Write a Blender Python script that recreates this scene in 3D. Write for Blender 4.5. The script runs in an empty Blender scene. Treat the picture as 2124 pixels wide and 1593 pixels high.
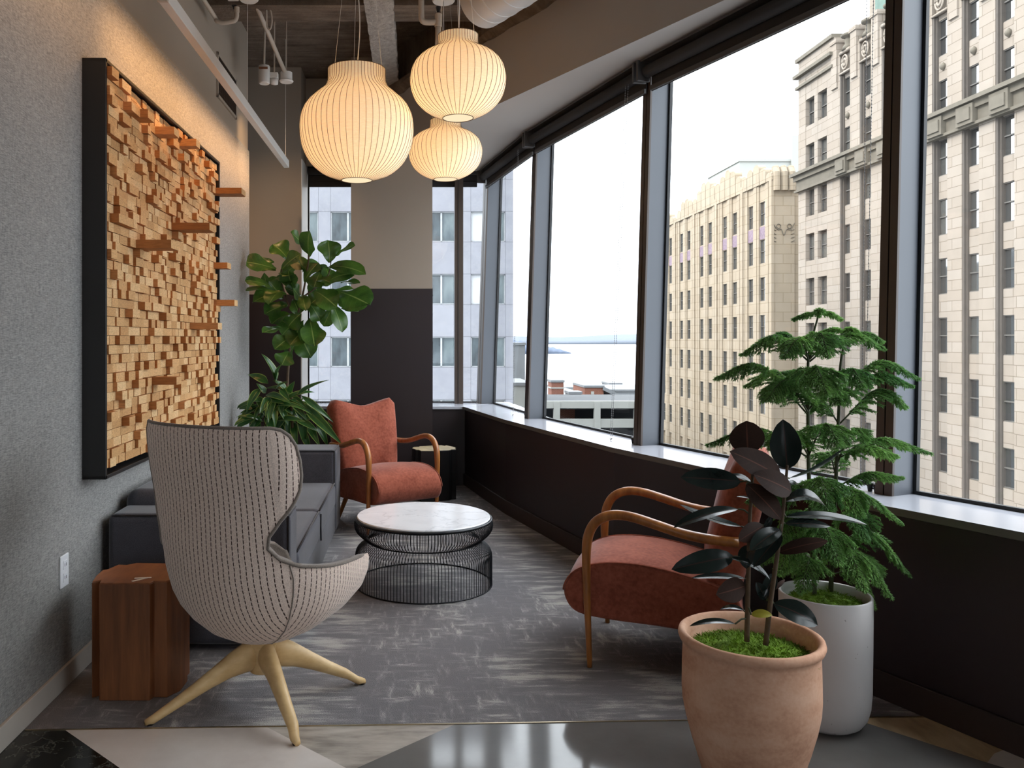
import bpy, math, random
from mathutils import Vector, Matrix
random.seed(7)
SC = bpy.context.scene
COL = SC.collection
PI = math.pi
S, CX, CY, EYE = 1700.0, 858.0, 704.0, 1.35      # focal length in pixels, principal point, eye height


def P(px, py, D):
    return Vector(((px - CX) / S * D, D, EYE - (py - CY) / S * D))


def F(px, py, z=0.0):
    D = (EYE - z) * S / (py - CY)
    return Vector(((px - CX) / S * D, D, z))


# ---------------------------------------------------------------- mesh builder
class MB:
    def __init__(self):
        self.v, self.f, self.uv, self.mi, self.tone = [], [], [], [], []

    def vert(self, p, uv=(0, 0)):
        self.v.append(tuple(p)); self.uv.append(uv)
        return len(self.v) - 1

    def face(self, idx, mi=0, tone=.5):
        self.f.append(tuple(idx)); self.mi.append(mi); self.tone.append(tone)

    def poly(self, pts, mi=0):
        self.face([self.vert(p) for p in pts], mi)

    def box(self, c, s, rot=0.0, mi=0, tone=.5, axes=None, sidemi=None):
        c = Vector(c)
        if axes is None:
            ax = Vector((math.cos(rot), math.sin(rot), 0)); ay = Vector((-math.sin(rot), math.cos(rot), 0)); az = Vector((0, 0, 1))
        else:
            ax, ay, az = axes
        i = []
        for dz in (-.5, .5):
            for dx, dy in ((-.5, -.5), (.5, -.5), (.5, .5), (-.5, .5)):
                i.append(self.vert(c + ax * (dx * s[0]) + ay * (dy * s[1]) + az * (dz * s[2])))
        fs = ((3, 2, 1, 0), (4, 5, 6, 7), (0, 1, 5, 4), (1, 2, 6, 5), (2, 3, 7, 6), (3, 0, 4, 7))
        for k, q in enumerate(fs):
            m = mi
            if sidemi is not None and k != 3:
                m = sidemi
            self.face([i[a] for a in q], m, tone)

    def bx(self, x0, x1, y0, y1, z0, z1, mi=0):
        self.box(((x0 + x1) / 2, (y0 + y1) / 2, (z0 + z1) / 2), (abs(x1 - x0), abs(y1 - y0), abs(z1 - z0)), mi=mi)

    def prism(self, poly, z0, z1, mi=0, topmi=None, shift=(0, 0)):
        n = len(poly)
        area = sum(poly[k][0] * poly[(k + 1) % n][1] - poly[(k + 1) % n][0] * poly[k][1] for k in range(n))
        if area < 0:
            poly = list(reversed(poly))
        lo = [self.vert((p[0], p[1], z0)) for p in poly]
        hi = [self.vert((p[0] + shift[0], p[1] + shift[1], z1)) for p in poly]
        self.face(list(reversed(lo)), mi)
        self.face(hi, mi if topmi is None else topmi)
        for k in range(n):
            self.face((lo[k], lo[(k + 1) % n], hi[(k + 1) % n], hi[k]), mi)

    def loft(self, rings, closed=True, cap=True, mi=0, uvs=None):
        ids = []
        for a, r in enumerate(rings):
            ids.append([self.vert(p, uvs[a][b] if uvs else (0, 0)) for b, p in enumerate(r)])
        n = len(rings[0])
        for a in range(len(rings) - 1):
            for b in range(n if closed else n - 1):
                self.face((ids[a][b], ids[a][(b + 1) % n], ids[a + 1][(b + 1) % n], ids[a + 1][b]), mi)
        if cap and closed:
            self.face(list(reversed(ids[0])), mi); self.face(ids[-1], mi)
        return ids

    def tube(self, pts, rad, n=8, mi=0, cap=True, flat=1.0, up=None):
        pts = [Vector(p) for p in pts]
        m = len(pts)
        rings = []
        ref = Vector(up) if up else None
        prev = None
        for k in range(m):
            t = (pts[min(k + 1, m - 1)] - pts[max(k - 1, 0)]).normalized()
            if ref is not None:
                a = ref - t * ref.dot(t)
                if a.length < 1e-4:
                    a = t.orthogonal()
                a.normalize()
            elif prev is None:
                a = t.orthogonal().normalized()
            else:
                a = prev - t * prev.dot(t)
                a = a.normalized() if a.length > 1e-6 else t.orthogonal().normalized()
            prev = a
            b = t.cross(a)
            r = rad(k / (m - 1)) if callable(rad) else (rad[k] if isinstance(rad, (list, tuple)) else rad)
            rings.append([pts[k] + a * (r * math.cos(2 * PI * j / n)) + b * (r * flat * math.sin(2 * PI * j / n)) for j in range(n)])
        self.loft(rings, True, cap, mi)

    def lathe(self, prof, c=(0, 0, 0), n=48, mi=0, capb=False, capt=False):
        c = Vector(c)
        ids = []
        for r, z in prof:
            ids.append([self.vert(c + Vector((r * math.cos(2 * PI * j / n), r * math.sin(2 * PI * j / n), z)), (j / n, z)) for j in range(n)])
        for a in range(len(prof) - 1):
            for b in range(n):
                self.face((ids[a][b], ids[a][(b + 1) % n], ids[a + 1][(b + 1) % n], ids[a + 1][b]), mi)
        if capb:
            self.face(list(reversed(ids[0])), mi)
        if capt:
            self.face(ids[-1], mi)

    def ring(self, c, R, r, n=64, m=6, mi=0):
        c = Vector(c); ids = []
        for a in range(n):
            ang = 2 * PI * a / n
            d = Vector((math.cos(ang), math.sin(ang), 0))
            ids.append([self.vert(c + d * (R + r * math.cos(2 * PI * b / m)) + Vector((0, 0, r * math.sin(2 * PI * b / m)))) for b in range(m)])
        for a in range(n):
            for b in range(m):
                self.face((ids[a][b], ids[(a + 1) % n][b], ids[(a + 1) % n][(b + 1) % m], ids[a][(b + 1) % m]), mi)

    def build(self, name, mats, parent=None, off=None, smooth=False, bevel=0, seg=2, subsurf=0, angle=None):
        me = bpy.data.meshes.new(name)
        vs = self.v if off is None else [tuple(Vector(p) - Vector(off)) for p in self.v]
        me.from_pydata(vs, [], self.f)
        if not isinstance(mats, (list, tuple)):
            mats = [mats]
        for m in mats:
            me.materials.append(m)
        if any(self.mi):
            me.polygons.foreach_set('material_index', self.mi)
        if any(u != (0, 0) for u in self.uv):
            ul = me.uv_layers.new(name='UVMap')
            vi = [0] * len(me.loops); me.loops.foreach_get('vertex_index', vi)
            flat = []
            for i in vi:
                flat.extend(self.uv[i])
            ul.data.foreach_set('uv', flat)
        if any(t != .5 for t in self.tone):
            at = me.attributes.new('tone', 'FLOAT', 'FACE')
            at.data.foreach_set('value', self.tone)
        if smooth:
            me.polygons.foreach_set('use_smooth', [True] * len(me.polygons))
            if angle:
                me.set_sharp_from_angle(angle=math.radians(angle))
        me.update()
        o = bpy.data.objects.new(name, me)
        COL.objects.link(o)
        if parent is not None:
            o.parent = parent
        if bevel:
            b = o.modifiers.new('round', 'BEVEL'); b.width = bevel; b.segments = seg; b.limit_method = 'ANGLE'; b.angle_limit = math.radians(40)
            me.polygons.foreach_set('use_smooth', [True] * len(me.polygons))
            w = o.modifiers.new('wn', 'WEIGHTED_NORMAL'); w.keep_sharp = True
        if subsurf:
            s = o.modifiers.new('sub', 'SUBSURF'); s.levels = subsurf; s.render_levels = subsurf
        return o


def tag(o, label=None, cat=None, group=None, kind=None):
    if label: o['label'] = label
    if cat: o['category'] = cat
    if group: o['group'] = group
    if kind: o['kind'] = kind
    return o


def thing(name, label, cat, loc=(0, 0, 0), rotz=0.0, group=None, kind=None):
    o = bpy.data.objects.new(name, None)
    COL.objects.link(o)
    o.empty_display_size = .1
    o.location = loc; o.rotation_euler = (0, 0, rotz)
    return tag(o, label, cat, group, kind)


def copy_tree(o, parent=None):
    c = o.copy(); COL.objects.link(c)
    if parent is not None:
        c.parent = parent
    for ch in [k for k in bpy.data.objects if k.parent == o]:
        copy_tree(ch, c)
    return c


def spline(pts, n):
    """Catmull-Rom through pts, n samples."""
    pts = [Vector(p) for p in pts]
    out = []
    m = len(pts) - 1
    for k in range(n):
        u = k / (n - 1) * m
        i = min(int(u), m - 1); t = u - i
        p1, p2 = pts[i], pts[i + 1]
        p0 = pts[i - 1] if i > 0 else p1 * 2 - p2
        p3 = pts[i + 2] if i + 2 <= m else p2 * 2 - p1
        out.append(.5 * ((2 * p1) + (p2 - p0) * t + (2 * p0 - 5 * p1 + 4 * p2 - p3) * t * t + (3 * p1 - p0 - 3 * p2 + p3) * t ** 3))
    return out


def interp(xs, ys, x):
    if x <= xs[0]: return ys[0]
    for k in range(len(xs) - 1):
        if x <= xs[k + 1]:
            t = (x - xs[k]) / (xs[k + 1] - xs[k])
            return ys[k] + (ys[k + 1] - ys[k]) * t
    return ys[-1]


# ---------------------------------------------------------------- materials
def srgb(r, g, b):
    def c(u):
        u /= 255.0
        return u / 12.92 if u <= .04045 else ((u + .055) / 1.055) ** 2.4
    return (c(r), c(g), c(b), 1)


class NT:
    """tiny helper round a node tree"""
    def __init__(self, name):
        self.m = bpy.data.materials.new(name); self.m.use_nodes = True
        self.t = self.m.node_tree; self.t.nodes.clear()
        self.out = self.t.nodes.new('ShaderNodeOutputMaterial')

    def n(self, typ, **kw):
        nd = self.t.nodes.new('ShaderNode' + typ)
        for k, v in kw.items():
            setattr(nd, k, v)
        return nd

    def l(self, a, b):
        self.t.links.new(a, b)

    def set(self, nd, **kw):
        for k, v in kw.items():
            nd.inputs[k.replace('_', ' ')].default_value = v
        return nd

    def coord(self, kind='Object', scale=(1, 1, 1), rot=(0, 0, 0)):
        tc = self.n('TexCoord'); mp = self.n('Mapping')
        self.l(tc.outputs[kind], mp.inputs['Vector'])
        mp.inputs['Scale'].default_value = scale; mp.inputs['Rotation'].default_value = rot
        return mp.outputs[0]

    def noise(self, vec, scale=5, detail=3, rough=.5):
        x = self.n('TexNoise'); self.l(vec, x.inputs['Vector'])
        x.inputs['Scale'].default_value = scale; x.inputs['Detail'].default_value = detail; x.inputs['Roughness'].default_value = rough
        return x.outputs['Fac']

    def ramp(self, fac, stops, const=False):
        r = self.n('ValToRGB'); self.l(fac, r.inputs[0])
        e = r.color_ramp.elements
        while len(e) < len(stops):
            e.new(.5)
        for k, (p, c) in enumerate(stops):
            e[k].position = p
            e[k].color = c if len(c) == 4 else (*c, 1)
        if const: r.color_ramp.interpolation = 'CONSTANT'
        return r.outputs[0]

    def mix(self, fac, a, b, blend='MIX'):
        x = self.n('Mix', data_type='RGBA', blend_type=blend)
        for sock, val in ((x.inputs[0], fac), (x.inputs[6], a), (x.inputs[7], b)):
            if hasattr(val, 'is_output'): self.l(val, sock)
            else: sock.default_value = val
        return x.outputs[2]

    def math(self, op, a, b=0.0, c=None):
        x = self.n('Math', operation=op)
        for sock, val in zip(x.inputs, (a, b) if c is None else (a, b, c)):
            if hasattr(val, 'is_output'): self.l(val, sock)
            else: sock.default_value = val
        return x.outputs[0]

    def bump(self, h, strength=.3, dist=.01):
        b = self.n('Bump'); b.inputs['Strength'].default_value = strength; b.inputs['Distance'].default_value = dist
        self.l(h, b.inputs['Height'])
        return b.outputs[0]

    def pbr(self, color, rough=.5, metal=0, normal=None, spec=.5, sheen=0, trans=None):
        p = self.n('BsdfPrincipled')
        if hasattr(color, 'is_output'): self.l(color, p.inputs['Base Color'])
        else: p.inputs['Base Color'].default_value = color
        if hasattr(rough, 'is_output'): self.l(rough, p.inputs['Roughness'])
        else: p.inputs['Roughness'].default_value = rough
        p.inputs['Metallic'].default_value = metal
        p.inputs['Specular IOR Level'].default_value = spec
        if sheen:
            p.inputs['Sheen Weight'].default_value = sheen
            p.inputs['Sheen Roughness'].default_value = .4
        if normal is not None: self.l(normal, p.inputs['Normal'])
        self.l(p.outputs[0], self.out.inputs[0])
        return p


def plain(name, col, rough=.5, metal=0, var=.12, scale=6, bump=0, bscale=60, spec=.5, sheen=0, kind='Object'):
    t = NT(name)
    v = t.coord(kind)
    c2 = tuple(max(0, x * (1 - var)) for x in col[:3]) + (1,)
    c1 = tuple(min(1, x * (1 + var)) for x in col[:3]) + (1,)
    c = t.ramp(t.noise(v, scale, 4), [(.3, c2), (.7, c1)])
    nm = t.bump(t.noise(v, bscale, 3), bump, .004) if bump else None
    t.pbr(c, rough, metal, nm, spec, sheen)
    return t.m


M = {}


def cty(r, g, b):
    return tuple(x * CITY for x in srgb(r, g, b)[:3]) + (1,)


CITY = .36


def make_materials():
    # linen wall covering: fine woven threads
    t = NT('linen_wallcovering'); v = t.coord()
    a = t.noise(t.coord(scale=(1, 50, 480)), 1, 3, .55)
    b = t.noise(t.coord(scale=(1, 460, 44)), 1, 3, .55)
    w = t.math('ADD', t.math('MULTIPLY', a, .62), t.math('MULTIPLY', b, .38))
    c = t.ramp(w, [(.36, srgb(114, 114, 114)), (.5, srgb(144, 143, 141)), (.64, srgb(170, 168, 165))])
    big = t.ramp(t.noise(v, 1.3, 2), [(.3, (.92, .92, .92, 1)), (.7, (1.05, 1.05, 1.05, 1))])
    t.pbr(t.mix(1, c, big, 'MULTIPLY'), .9, 0, t.bump(w, .3, .002), .2); M['linen'] = t.m
    M['paint'] = plain('taupe_wall_paint', srgb(157, 143, 128), .8, var=.03, scale=1.5, bump=.05, bscale=200)
    M['soffit'] = plain('soffit_paint', srgb(158, 150, 143), .8, var=.03, scale=1.5)
    M['purple'] = plain('aubergine_wall_paint', srgb(37, 26, 28), .5, var=.05, scale=2, bump=.04, bscale=220)
    M['skirt_dark'] = plain('dark_brown_skirting', srgb(48, 36, 33), .5, var=.05)
    M['skirt_light'] = plain('grey_skirting', srgb(190, 182, 172), .5, var=.04)
    t = NT('rough_concrete'); v = t.coord()
    n1 = t.noise(v, 4, 8, .65); n2 = t.noise(t.coord(scale=(1, 9, 1)), 3, 5)
    c = t.ramp(t.math('ADD', t.math('MULTIPLY', n1, .6), t.math('MULTIPLY', n2, .4)), [(.3, srgb(78, 66, 56)), (.5, srgb(110, 95, 82)), (.7, srgb(136, 120, 106))])
    t.pbr(c, .95, 0, t.bump(n1, .9, .05), .2); M['concrete'] = t.m
    t = NT('sprayed_concrete_beam'); v = t.coord(); n1 = t.noise(v, 22, 6, .7)
    t.pbr(t.ramp(n1, [(.3, srgb(170, 160, 150)), (.7, srgb(214, 206, 196))]), .95, 0, t.bump(n1, 1, .04), .2); M['beam'] = t.m
    # carpet with woven, abraded marks that turn direction from tile to tile
    t = NT('patterned_carpet'); v = t.coord()
    s0 = t.noise(t.coord(scale=(3.5, 20, 1)), 1, 6, .68)
    s1 = t.noise(t.coord(scale=(6, 26, 1), rot=(0, 0, .8)), 1, 6, .7)
    s2 = t.noise(t.coord(scale=(26, 6, 1), rot=(0, 0, .8)), 1, 6, .7)
    cross = t.math('MAXIMUM', s1, s2)
    zone = t.ramp(t.noise(t.coord(scale=(1.1, .9, 1), rot=(0, 0, .5)), 1.1, 0), [(.47, (0, 0, 0)), (.53, (1, 1, 1))])
    zc = t.n('Mix', data_type='FLOAT'); t.l(zone, zc.inputs[0]); t.l(s0, zc.inputs[2]); t.l(t.math('SUBTRACT', cross, .065), zc.inputs[3])
    patch = t.noise(v, 3.4, 2)
    w = t.math('ADD', zc.outputs[0], t.math('MULTIPLY', t.math('SUBTRACT', patch, .5), .42))
    fine = t.noise(v, 260, 2)
    w2 = t.math('ADD', w, t.math('MULTIPLY', t.math('SUBTRACT', fine, .5), .22))
    c = t.ramp(w2, [(.43, srgb(116, 113, 115)), (.53, srgb(132, 129, 130)), (.60, srgb(166, 162, 158)), (.7, srgb(178, 174, 169))])
    t.pbr(c, .95, 0, t.bump(fine, .6, .006), .15); M['carpet'] = t.m

    def stone(name, dark, mid, light, rough, vs=3, warp=(1, 1, 1), vein=None):
        t = NT(name); v = t.coord(scale=warp)
        n1 = t.noise(v, vs, 8, .62)
        c = t.ramp(n1, [(.3, dark), (.5, mid), (.68, light)])
        if vein:
            vn = t.math('ABSOLUTE', t.math('SUBTRACT', t.noise(t.coord(scale=warp), vs * .9, 6, .6), .5))
            c = t.mix(t.ramp(vn, [(0, (1, 1, 1)), (.016, (0, 0, 0))]), c, vein)
        t.pbr(c, rough, 0, None, .5)
        return t.m
    M['st_black'] = stone('black_marble_floor', srgb(16, 17, 15), srgb(24, 25, 22), srgb(40, 42, 38), .16, 9, vein=srgb(80, 82, 76))
    M['st_white'] = stone('pale_stone_floor', srgb(188, 176, 168), srgb(206, 196, 188), srgb(216, 208, 201), .3, 2.5)
    M['st_trav'] = stone('travertine_floor', srgb(112, 104, 96), srgb(164, 154, 143), srgb(186, 177, 166), .3, 4, (1.2, 5, 1))
    M['st_tan'] = stone('tan_travertine_floor', srgb(150, 124, 92), srgb(190, 164, 128), srgb(206, 182, 148), .3, 4, (4, 1.2, 1))
    M['st_grey'] = stone('polished_grey_stone_floor', srgb(98, 96, 94), srgb(108, 106, 104), srgb(116, 114, 112), .09, 2.2, vein=None)
    M['brass'] = plain('brass_strip', srgb(176, 160, 132), .3, 1)
    M['sill'] = plain('pale_polished_sill', srgb(176, 178, 186), .12, var=.02, scale=3)
    M['sill_edge'] = plain('sill_edge_grey', srgb(96, 92, 84), .5, var=.03)  # darker grey fascia round the edge of the sill
    M['mull'] = plain('blue_grey_mullion_metal', srgb(80, 84, 91), .45, var=.02)
    M['mull_front'] = plain('bronze_mullion_face', srgb(62, 50, 42), .45, var=.06)
    M['gasket'] = plain('black_gasket', srgb(22, 22, 24), .6)
    M['jamb'] = plain('white_window_jamb', srgb(225, 224, 222), .5, var=.02)
    t = NT('window_glass')
    tr = t.n('BsdfTransparent'); tr.inputs[0].default_value = (.955, .965, .965, 1)
    gl = t.n('BsdfGlossy'); gl.inputs['Roughness'].default_value = 0.0
    fr = t.n('LayerWeight'); fr.inputs[0].default_value = .5
    ms = t.n('MixShader'); t.l(t.math('ADD', t.math('MULTIPLY', t.math('POWER', fr.outputs['Facing'], 5.0), .45), .02), ms.inputs[0]); t.l(tr.outputs[0], ms.inputs[1]); t.l(gl.outputs[0], ms.inputs[2])
    t.l(ms.outputs[0], t.out.inputs[0]); M['glass'] = t.m
    M['blind'] = plain('charcoal_roller_blind', srgb(40, 36, 35), .8, var=.06, bump=.3, bscale=700)
    M['blind_case'] = plain('dark_bronze_blind_case', srgb(66, 62, 60), .4, var=.04)
    M['bead'] = plain('steel_bead_chain', srgb(150, 150, 152), .35, .8)
    M['black'] = plain('black_frame_paint', srgb(24, 23, 23), .45, var=.08)
    M['black_metal'] = plain('black_wire_metal', srgb(26, 28, 33), .4, .3, var=.05)
    M['white_metal'] = plain('white_powder_coat', srgb(214, 208, 200), .5, var=.03)
    M['cream_pipe'] = plain('cream_painted_pipe', srgb(186, 172, 156), .6, var=.06)
    M['duct'] = plain('pale_metal_duct', srgb(196, 190, 184), .45, .2, var=.05)

    # pine blocks: end grain (0) with rings, long grain (1) more orange
    for key, cols, k in (('block_end', (srgb(190, 144, 94), srgb(216, 172, 120), srgb(232, 198, 150)), 0), ('block_side', (srgb(150, 94, 48), srgb(184, 124, 72), srgb(206, 150, 100)), 1)):
        t = NT('pine_' + key)
        at = t.n('Attribute', attribute_name='tone')
        g = t.noise(t.coord(scale=(1, 1, 9) if k else (1, 3, 8)), 22, 3, .6)
        base = t.ramp(at.outputs['Fac'], [(0, cols[0]), (.55, cols[1]), (1, cols[2])])
        gr = t.ramp(g, [(.35, (.8, .76, .72, 1)), (.6, (1.05, 1.04, 1.02, 1))])
        t.pbr(t.mix(1, base, gr, 'MULTIPLY'), .6, 0, None, .3); M[key] = t.m

    def wood(name, a, b, rough=.4, scale=(30, 2, 2), s=1.0):
        t = NT(name)
        g = t.noise(t.coord(scale=scale), 2 * s, 5, .6)
        g2 = t.noise(t.coord(), 3, 2)
        c = t.ramp(t.math('ADD', t.math('MULTIPLY', g, .7), t.math('MULTIPLY', g2, .3)), [(.35, a), (.65, b)])
        t.pbr(c, rough, 0, t.bump(g, .1, .002), .5)
        return t.m
    M['arm_wood'] = wood('honey_walnut_arm', srgb(122, 70, 32), srgb(176, 112, 56), .3, (14, 14, 3))
    M['pale_wood'] = wood('pale_ash_base', srgb(196, 160, 108), srgb(222, 190, 138), .45, (6, 6, 12))
    M['stump'] = wood('red_brown_stump', srgb(100, 58, 32), srgb(146, 90, 52), .5, (14, 14, 1.2))
    M['stump_top'] = wood('stump_top_grain', srgb(118, 68, 38), srgb(156, 98, 58), .45, (9, 3, 1))
    M['black_stump'] = plain('black_lacquered_stump', srgb(20, 19, 20), .35, var=.1)
    M['gold_top'] = wood('pale_gold_wood_top', srgb(150, 132, 100), srgb(196, 178, 144), .35, (9, 3, 1))
    M['paper'] = plain('white_paper', srgb(235, 230, 222), .7, var=.02)
    M['plastic'] = plain('white_outlet_plastic', srgb(224, 226, 230), .35, var=.01)
    M['slot'] = plain('dark_slot', srgb(60, 60, 62), .6)

    def cloth(name, a, b, sc=240, sheen=.3, stretch=(1, 1, 1), big=2.5):
        t = NT(name)
        n1 = t.noise(t.coord(scale=stretch), sc, 2); n2 = t.noise(t.coord(), big, 4, .6)
        c = t.ramp(t.math('ADD', t.math('MULTIPLY', n1, .45), t.math('MULTIPLY', n2, .55)), [(.38, a), (.62, b)])
        t.pbr(c, .95, 0, t.bump(n1, .35, .002), .15, sheen)
        return t.m
    M['sofa'] = cloth('grey_wool_sofa', srgb(64, 63, 68), srgb(84, 83, 89))
    M['sofa_pipe'] = cloth('dark_grey_piping', srgb(44, 43, 46), srgb(56, 55, 58))
    M['velvet'] = cloth('rust_velvet', srgb(128, 67, 51), srgb(158, 89, 70), 60, .22, big=7)
    # pin-striped egg chair cloth, stripes follow the panels (UV in metres)
    t = NT('cream_pinstripe_cloth')
    tc = t.n('TexCoord'); sp = t.n('SeparateXYZ'); t.l(tc.outputs['UV'], sp.inputs[0])
    u = t.math('FRACT', t.math('DIVIDE', sp.outputs[0], .0185))
    du = t.math('ABSOLUTE', t.math('SUBTRACT', u, .5))
    line = t.ramp(du, [(.06, (1, 1, 1)), (.10, (0, 0, 0))])
    dash = t.ramp(t.math('FRACT', t.math('ADD', t.math('DIVIDE', sp.outputs[1], .018), t.math('MULTIPLY', t.math('FLOOR', t.math('DIVIDE', sp.outputs[0], .0185)), .37))), [(.0, (1, 1, 1)), (.62, (1, 1, 1)), (.72, (.35, .35, .35))])
    n1 = t.noise(t.coord(), 330, 2)
    base = t.ramp(n1, [(.35, srgb(204, 182, 168)), (.65, srgb(234, 214, 200))])
    c = t.mix(t.math('MULTIPLY', line, dash), base, srgb(58, 38, 34))
    t.pbr(c, .95, 0, t.bump(n1, .35, .002), .15, .2); M['stripe'] = t.m
    M['egg_inner'] = cloth('grey_brown_inner_cloth', srgb(112, 102, 94), srgb(140, 130, 121))
    t = NT('white_marble_top'); v = t.coord()
    n1 = t.noise(v, 5, 8, .65)
    vn = t.math('ABSOLUTE', t.math('SUBTRACT', t.noise(v, 3.2, 6, .6), .5))
    c = t.mix(t.ramp(vn, [(0, (.4, .4, .4)), (.02, (0, 0, 0))]), t.ramp(n1, [(.3, srgb(226, 226, 230)), (.6, srgb(240, 240, 243))]), srgb(178, 180, 186))
    t.pbr(c, .14); M['marble'] = t.m
    # lamp shade: translucent cocoon with fibres, faint glow of its own
    t = NT('cocoon_lampshade')
    n1 = t.noise(t.coord(scale=(3, 3, 14)), 14, 4, .7)
    c = t.ramp(n1, [(.3, (.90, .78, .60, 1)), (.7, (1, .90, .74, 1))])
    d = t.n('BsdfDiffuse'); t.l(c, d.inputs[0])
    tl = t.n('BsdfTranslucent'); t.l(c, tl.inputs[0])
    ms = t.n('MixShader'); ms.inputs[0].default_value = .2; t.l(d.outputs[0], ms.inputs[1]); t.l(tl.outputs[0], ms.inputs[2])
    em = t.n('Emission'); em.inputs[0].default_value = (1, .69, .36, 1); em.inputs[1].default_value = .16
    ad = t.n('AddShader'); t.l(ms.outputs[0], ad.inputs[0]); t.l(em.outputs[0], ad.inputs[1])
    t.l(ad.outputs[0], t.out.inputs[0]); M['shade'] = t.m
    M['rib'] = plain('tan_rib_wire', srgb(104, 80, 52), .6)
    t = NT('lamp_bottom_diffuser')
    em = t.n('Emission'); em.inputs[0].default_value = (1, .80, .52, 1); em.inputs[1].default_value = 1.05
    t.l(em.outputs[0], t.out.inputs[0]); M['diffuser'] = t.m
    t = NT('linear_lamp_lens')
    em = t.n('Emission'); em.inputs[0].default_value = (1, .70, .40, 1); em.inputs[1].default_value = 2.0
    t.l(em.outputs[0], t.out.inputs[0]); M['lens'] = t.m

    def leafmat(name, dark, light, rib, edge=None, rough=.35, transl=.12, back=None, ribw=.06):
        t = NT(name)
        tc = t.n('TexCoord'); sp = t.n('SeparateXYZ'); t.l(tc.outputs['UV'], sp.inputs[0])
        n = t.noise(t.coord(), 9, 3)
        c = t.ramp(n, [(.3, dark), (.7, light)])
        au = t.math('ABSOLUTE', t.math('SUBTRACT', sp.outputs[0], 2.0))      # 0 at midrib, 1 at edge (u is stored +2)
        c = t.mix(t.ramp(au, [(ribw * .5, (1, 1, 1)), (ribw, (0, 0, 0))]), c, rib)
        vein = t.math('FRACT', t.math('ADD', t.math('MULTIPLY', sp.outputs[1], 8), t.math('MULTIPLY', au, -1.6)))
        c = t.mix(t.math('MULTIPLY', t.ramp(vein, [(0, (1, 1, 1)), (.07, (0, 0, 0))]), .35), c, rib)
        if edge:
            c = t.mix(t.ramp(au, [(.78, (0, 0, 0)), (.9, (1, 1, 1))]), c, edge)
        if back:
            g = t.n('NewGeometry'); c = t.mix(g.outputs['Backfacing'], c, back)
        p = t.pbr(c, rough, 0, None, .15 if rough > .5 else (.35 if rough < .25 else .5))
        if transl:
            tl = t.n('BsdfTranslucent'); t.l(c, tl.inputs[0])
            ms = t.n('MixShader'); ms.inputs[0].default_value = transl
            t.l(p.outputs[0], ms.inputs[1]); t.l(tl.outputs[0], ms.inputs[2]); t.l(ms.outputs[0], t.out.inputs[0])
        return t.m
    M['fig_leaf'] = leafmat('fiddle_leaf', srgb(44, 76, 32), srgb(84, 122, 48), srgb(134, 156, 84), None, .3, .3)
    M['drac_leaf'] = leafmat('dracaena_leaf', srgb(30, 66, 32), srgb(54, 98, 46), srgb(74, 110, 56), srgb(132, 154, 78), .28, .2)
    M['rubber_leaf'] = leafmat('rubber_plant_leaf', srgb(18, 26, 24), srgb(32, 42, 38), srgb(62, 44, 40), None, .22, .02, srgb(34, 26, 23))
    M['rubber_back'] = leafmat('rubber_leaf_underside', srgb(40, 26, 20), srgb(54, 35, 26), srgb(84, 52, 40), None, .7, .03)
    M['yellow_leaf'] = leafmat('yellowing_leaf', srgb(112, 110, 30), srgb(160, 150, 50), srgb(170, 160, 70), None, .4, .1)
    t = NT('pine_needle_green'); v = t.coord()
    c = t.ramp(t.noise(v, 6, 3), [(.3, srgb(74, 124, 66)), (.7, srgb(134, 178, 92))])
    p = t.pbr(c, .5); tl = t.n('BsdfTranslucent'); t.l(c, tl.inputs[0]); ms = t.n('MixShader'); ms.inputs[0].default_value = .4
    t.l(p.outputs[0], ms.inputs[1]); t.l(tl.outputs[0], ms.inputs[2]); t.l(ms.outputs[0], t.out.inputs[0]); M['needle'] = t.m
    M['needle_stem'] = plain('green_brown_stem', srgb(62, 66, 40), .7)
    M['bark'] = plain('grey_brown_bark', srgb(84, 66, 48), .85, var=.2, scale=30, bump=.6, bscale=60)
    M['moss'] = plain('bright_moss', srgb(112, 144, 34), .85, var=.4, scale=14)
    M['soil'] = plain('dark_soil', srgb(38, 28, 22), .95, var=.3, scale=40)
    t = NT('terracotta_clay'); v = t.coord()
    n1 = t.noise(t.coord(scale=(1, 1, 2)), 5, 5, .6); n2 = t.noise(v, 90, 2)
    c = t.ramp(t.math('ADD', t.math('MULTIPLY', n1, .8), t.math('MULTIPLY', n2, .2)), [(.32, srgb(180, 132, 106)), (.5, srgb(208, 162, 134)), (.68, srgb(220, 180, 154))])
    t.pbr(c, .8, 0, t.bump(n2, .12, .003), .25); M['terracotta'] = t.m
    t = NT('pale_speckled_planter'); v = t.coord()
    sp = t.ramp(t.noise(v, 75, 1), [(.76, (0, 0, 0)), (.78, (1, 1, 1))])
    c = t.mix(sp, t.ramp(t.noise(t.coord(scale=(1, 1, .4)), 4, 4), [(.3, srgb(188, 184, 182)), (.7, srgb(204, 200, 199))]), srgb(150, 145, 140))
    t.pbr(c, .6, 0, None, .3); M['white_pot'] = t.m

    # ---- city
    def ashlar(name, a, b, line, bw, bh, plane='yz', mort=.012):
        t = NT(name)
        tc = t.n('TexCoord'); sp = t.n('SeparateXYZ'); t.l(tc.outputs['Object'], sp.inputs[0])
        cb = t.n('CombineXYZ')
        hor = t.math('ADD', sp.outputs[0], sp.outputs[1])
        t.l(hor, cb.inputs[0]); t.l(sp.outputs[2], cb.inputs[1])
        br = t.n('TexBrick'); t.l(cb.outputs[0], br.inputs['Vector'])
        br.inputs['Color1'].default_value = a; br.inputs['Color2'].default_value = b; br.inputs['Mortar'].default_value = line
        br.inputs['Scale'].default_value = 1; br.inputs['Mortar Size'].default_value = mort
        br.inputs['Brick Width'].default_value = bw; br.inputs['Row Height'].default_value = bh
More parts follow.
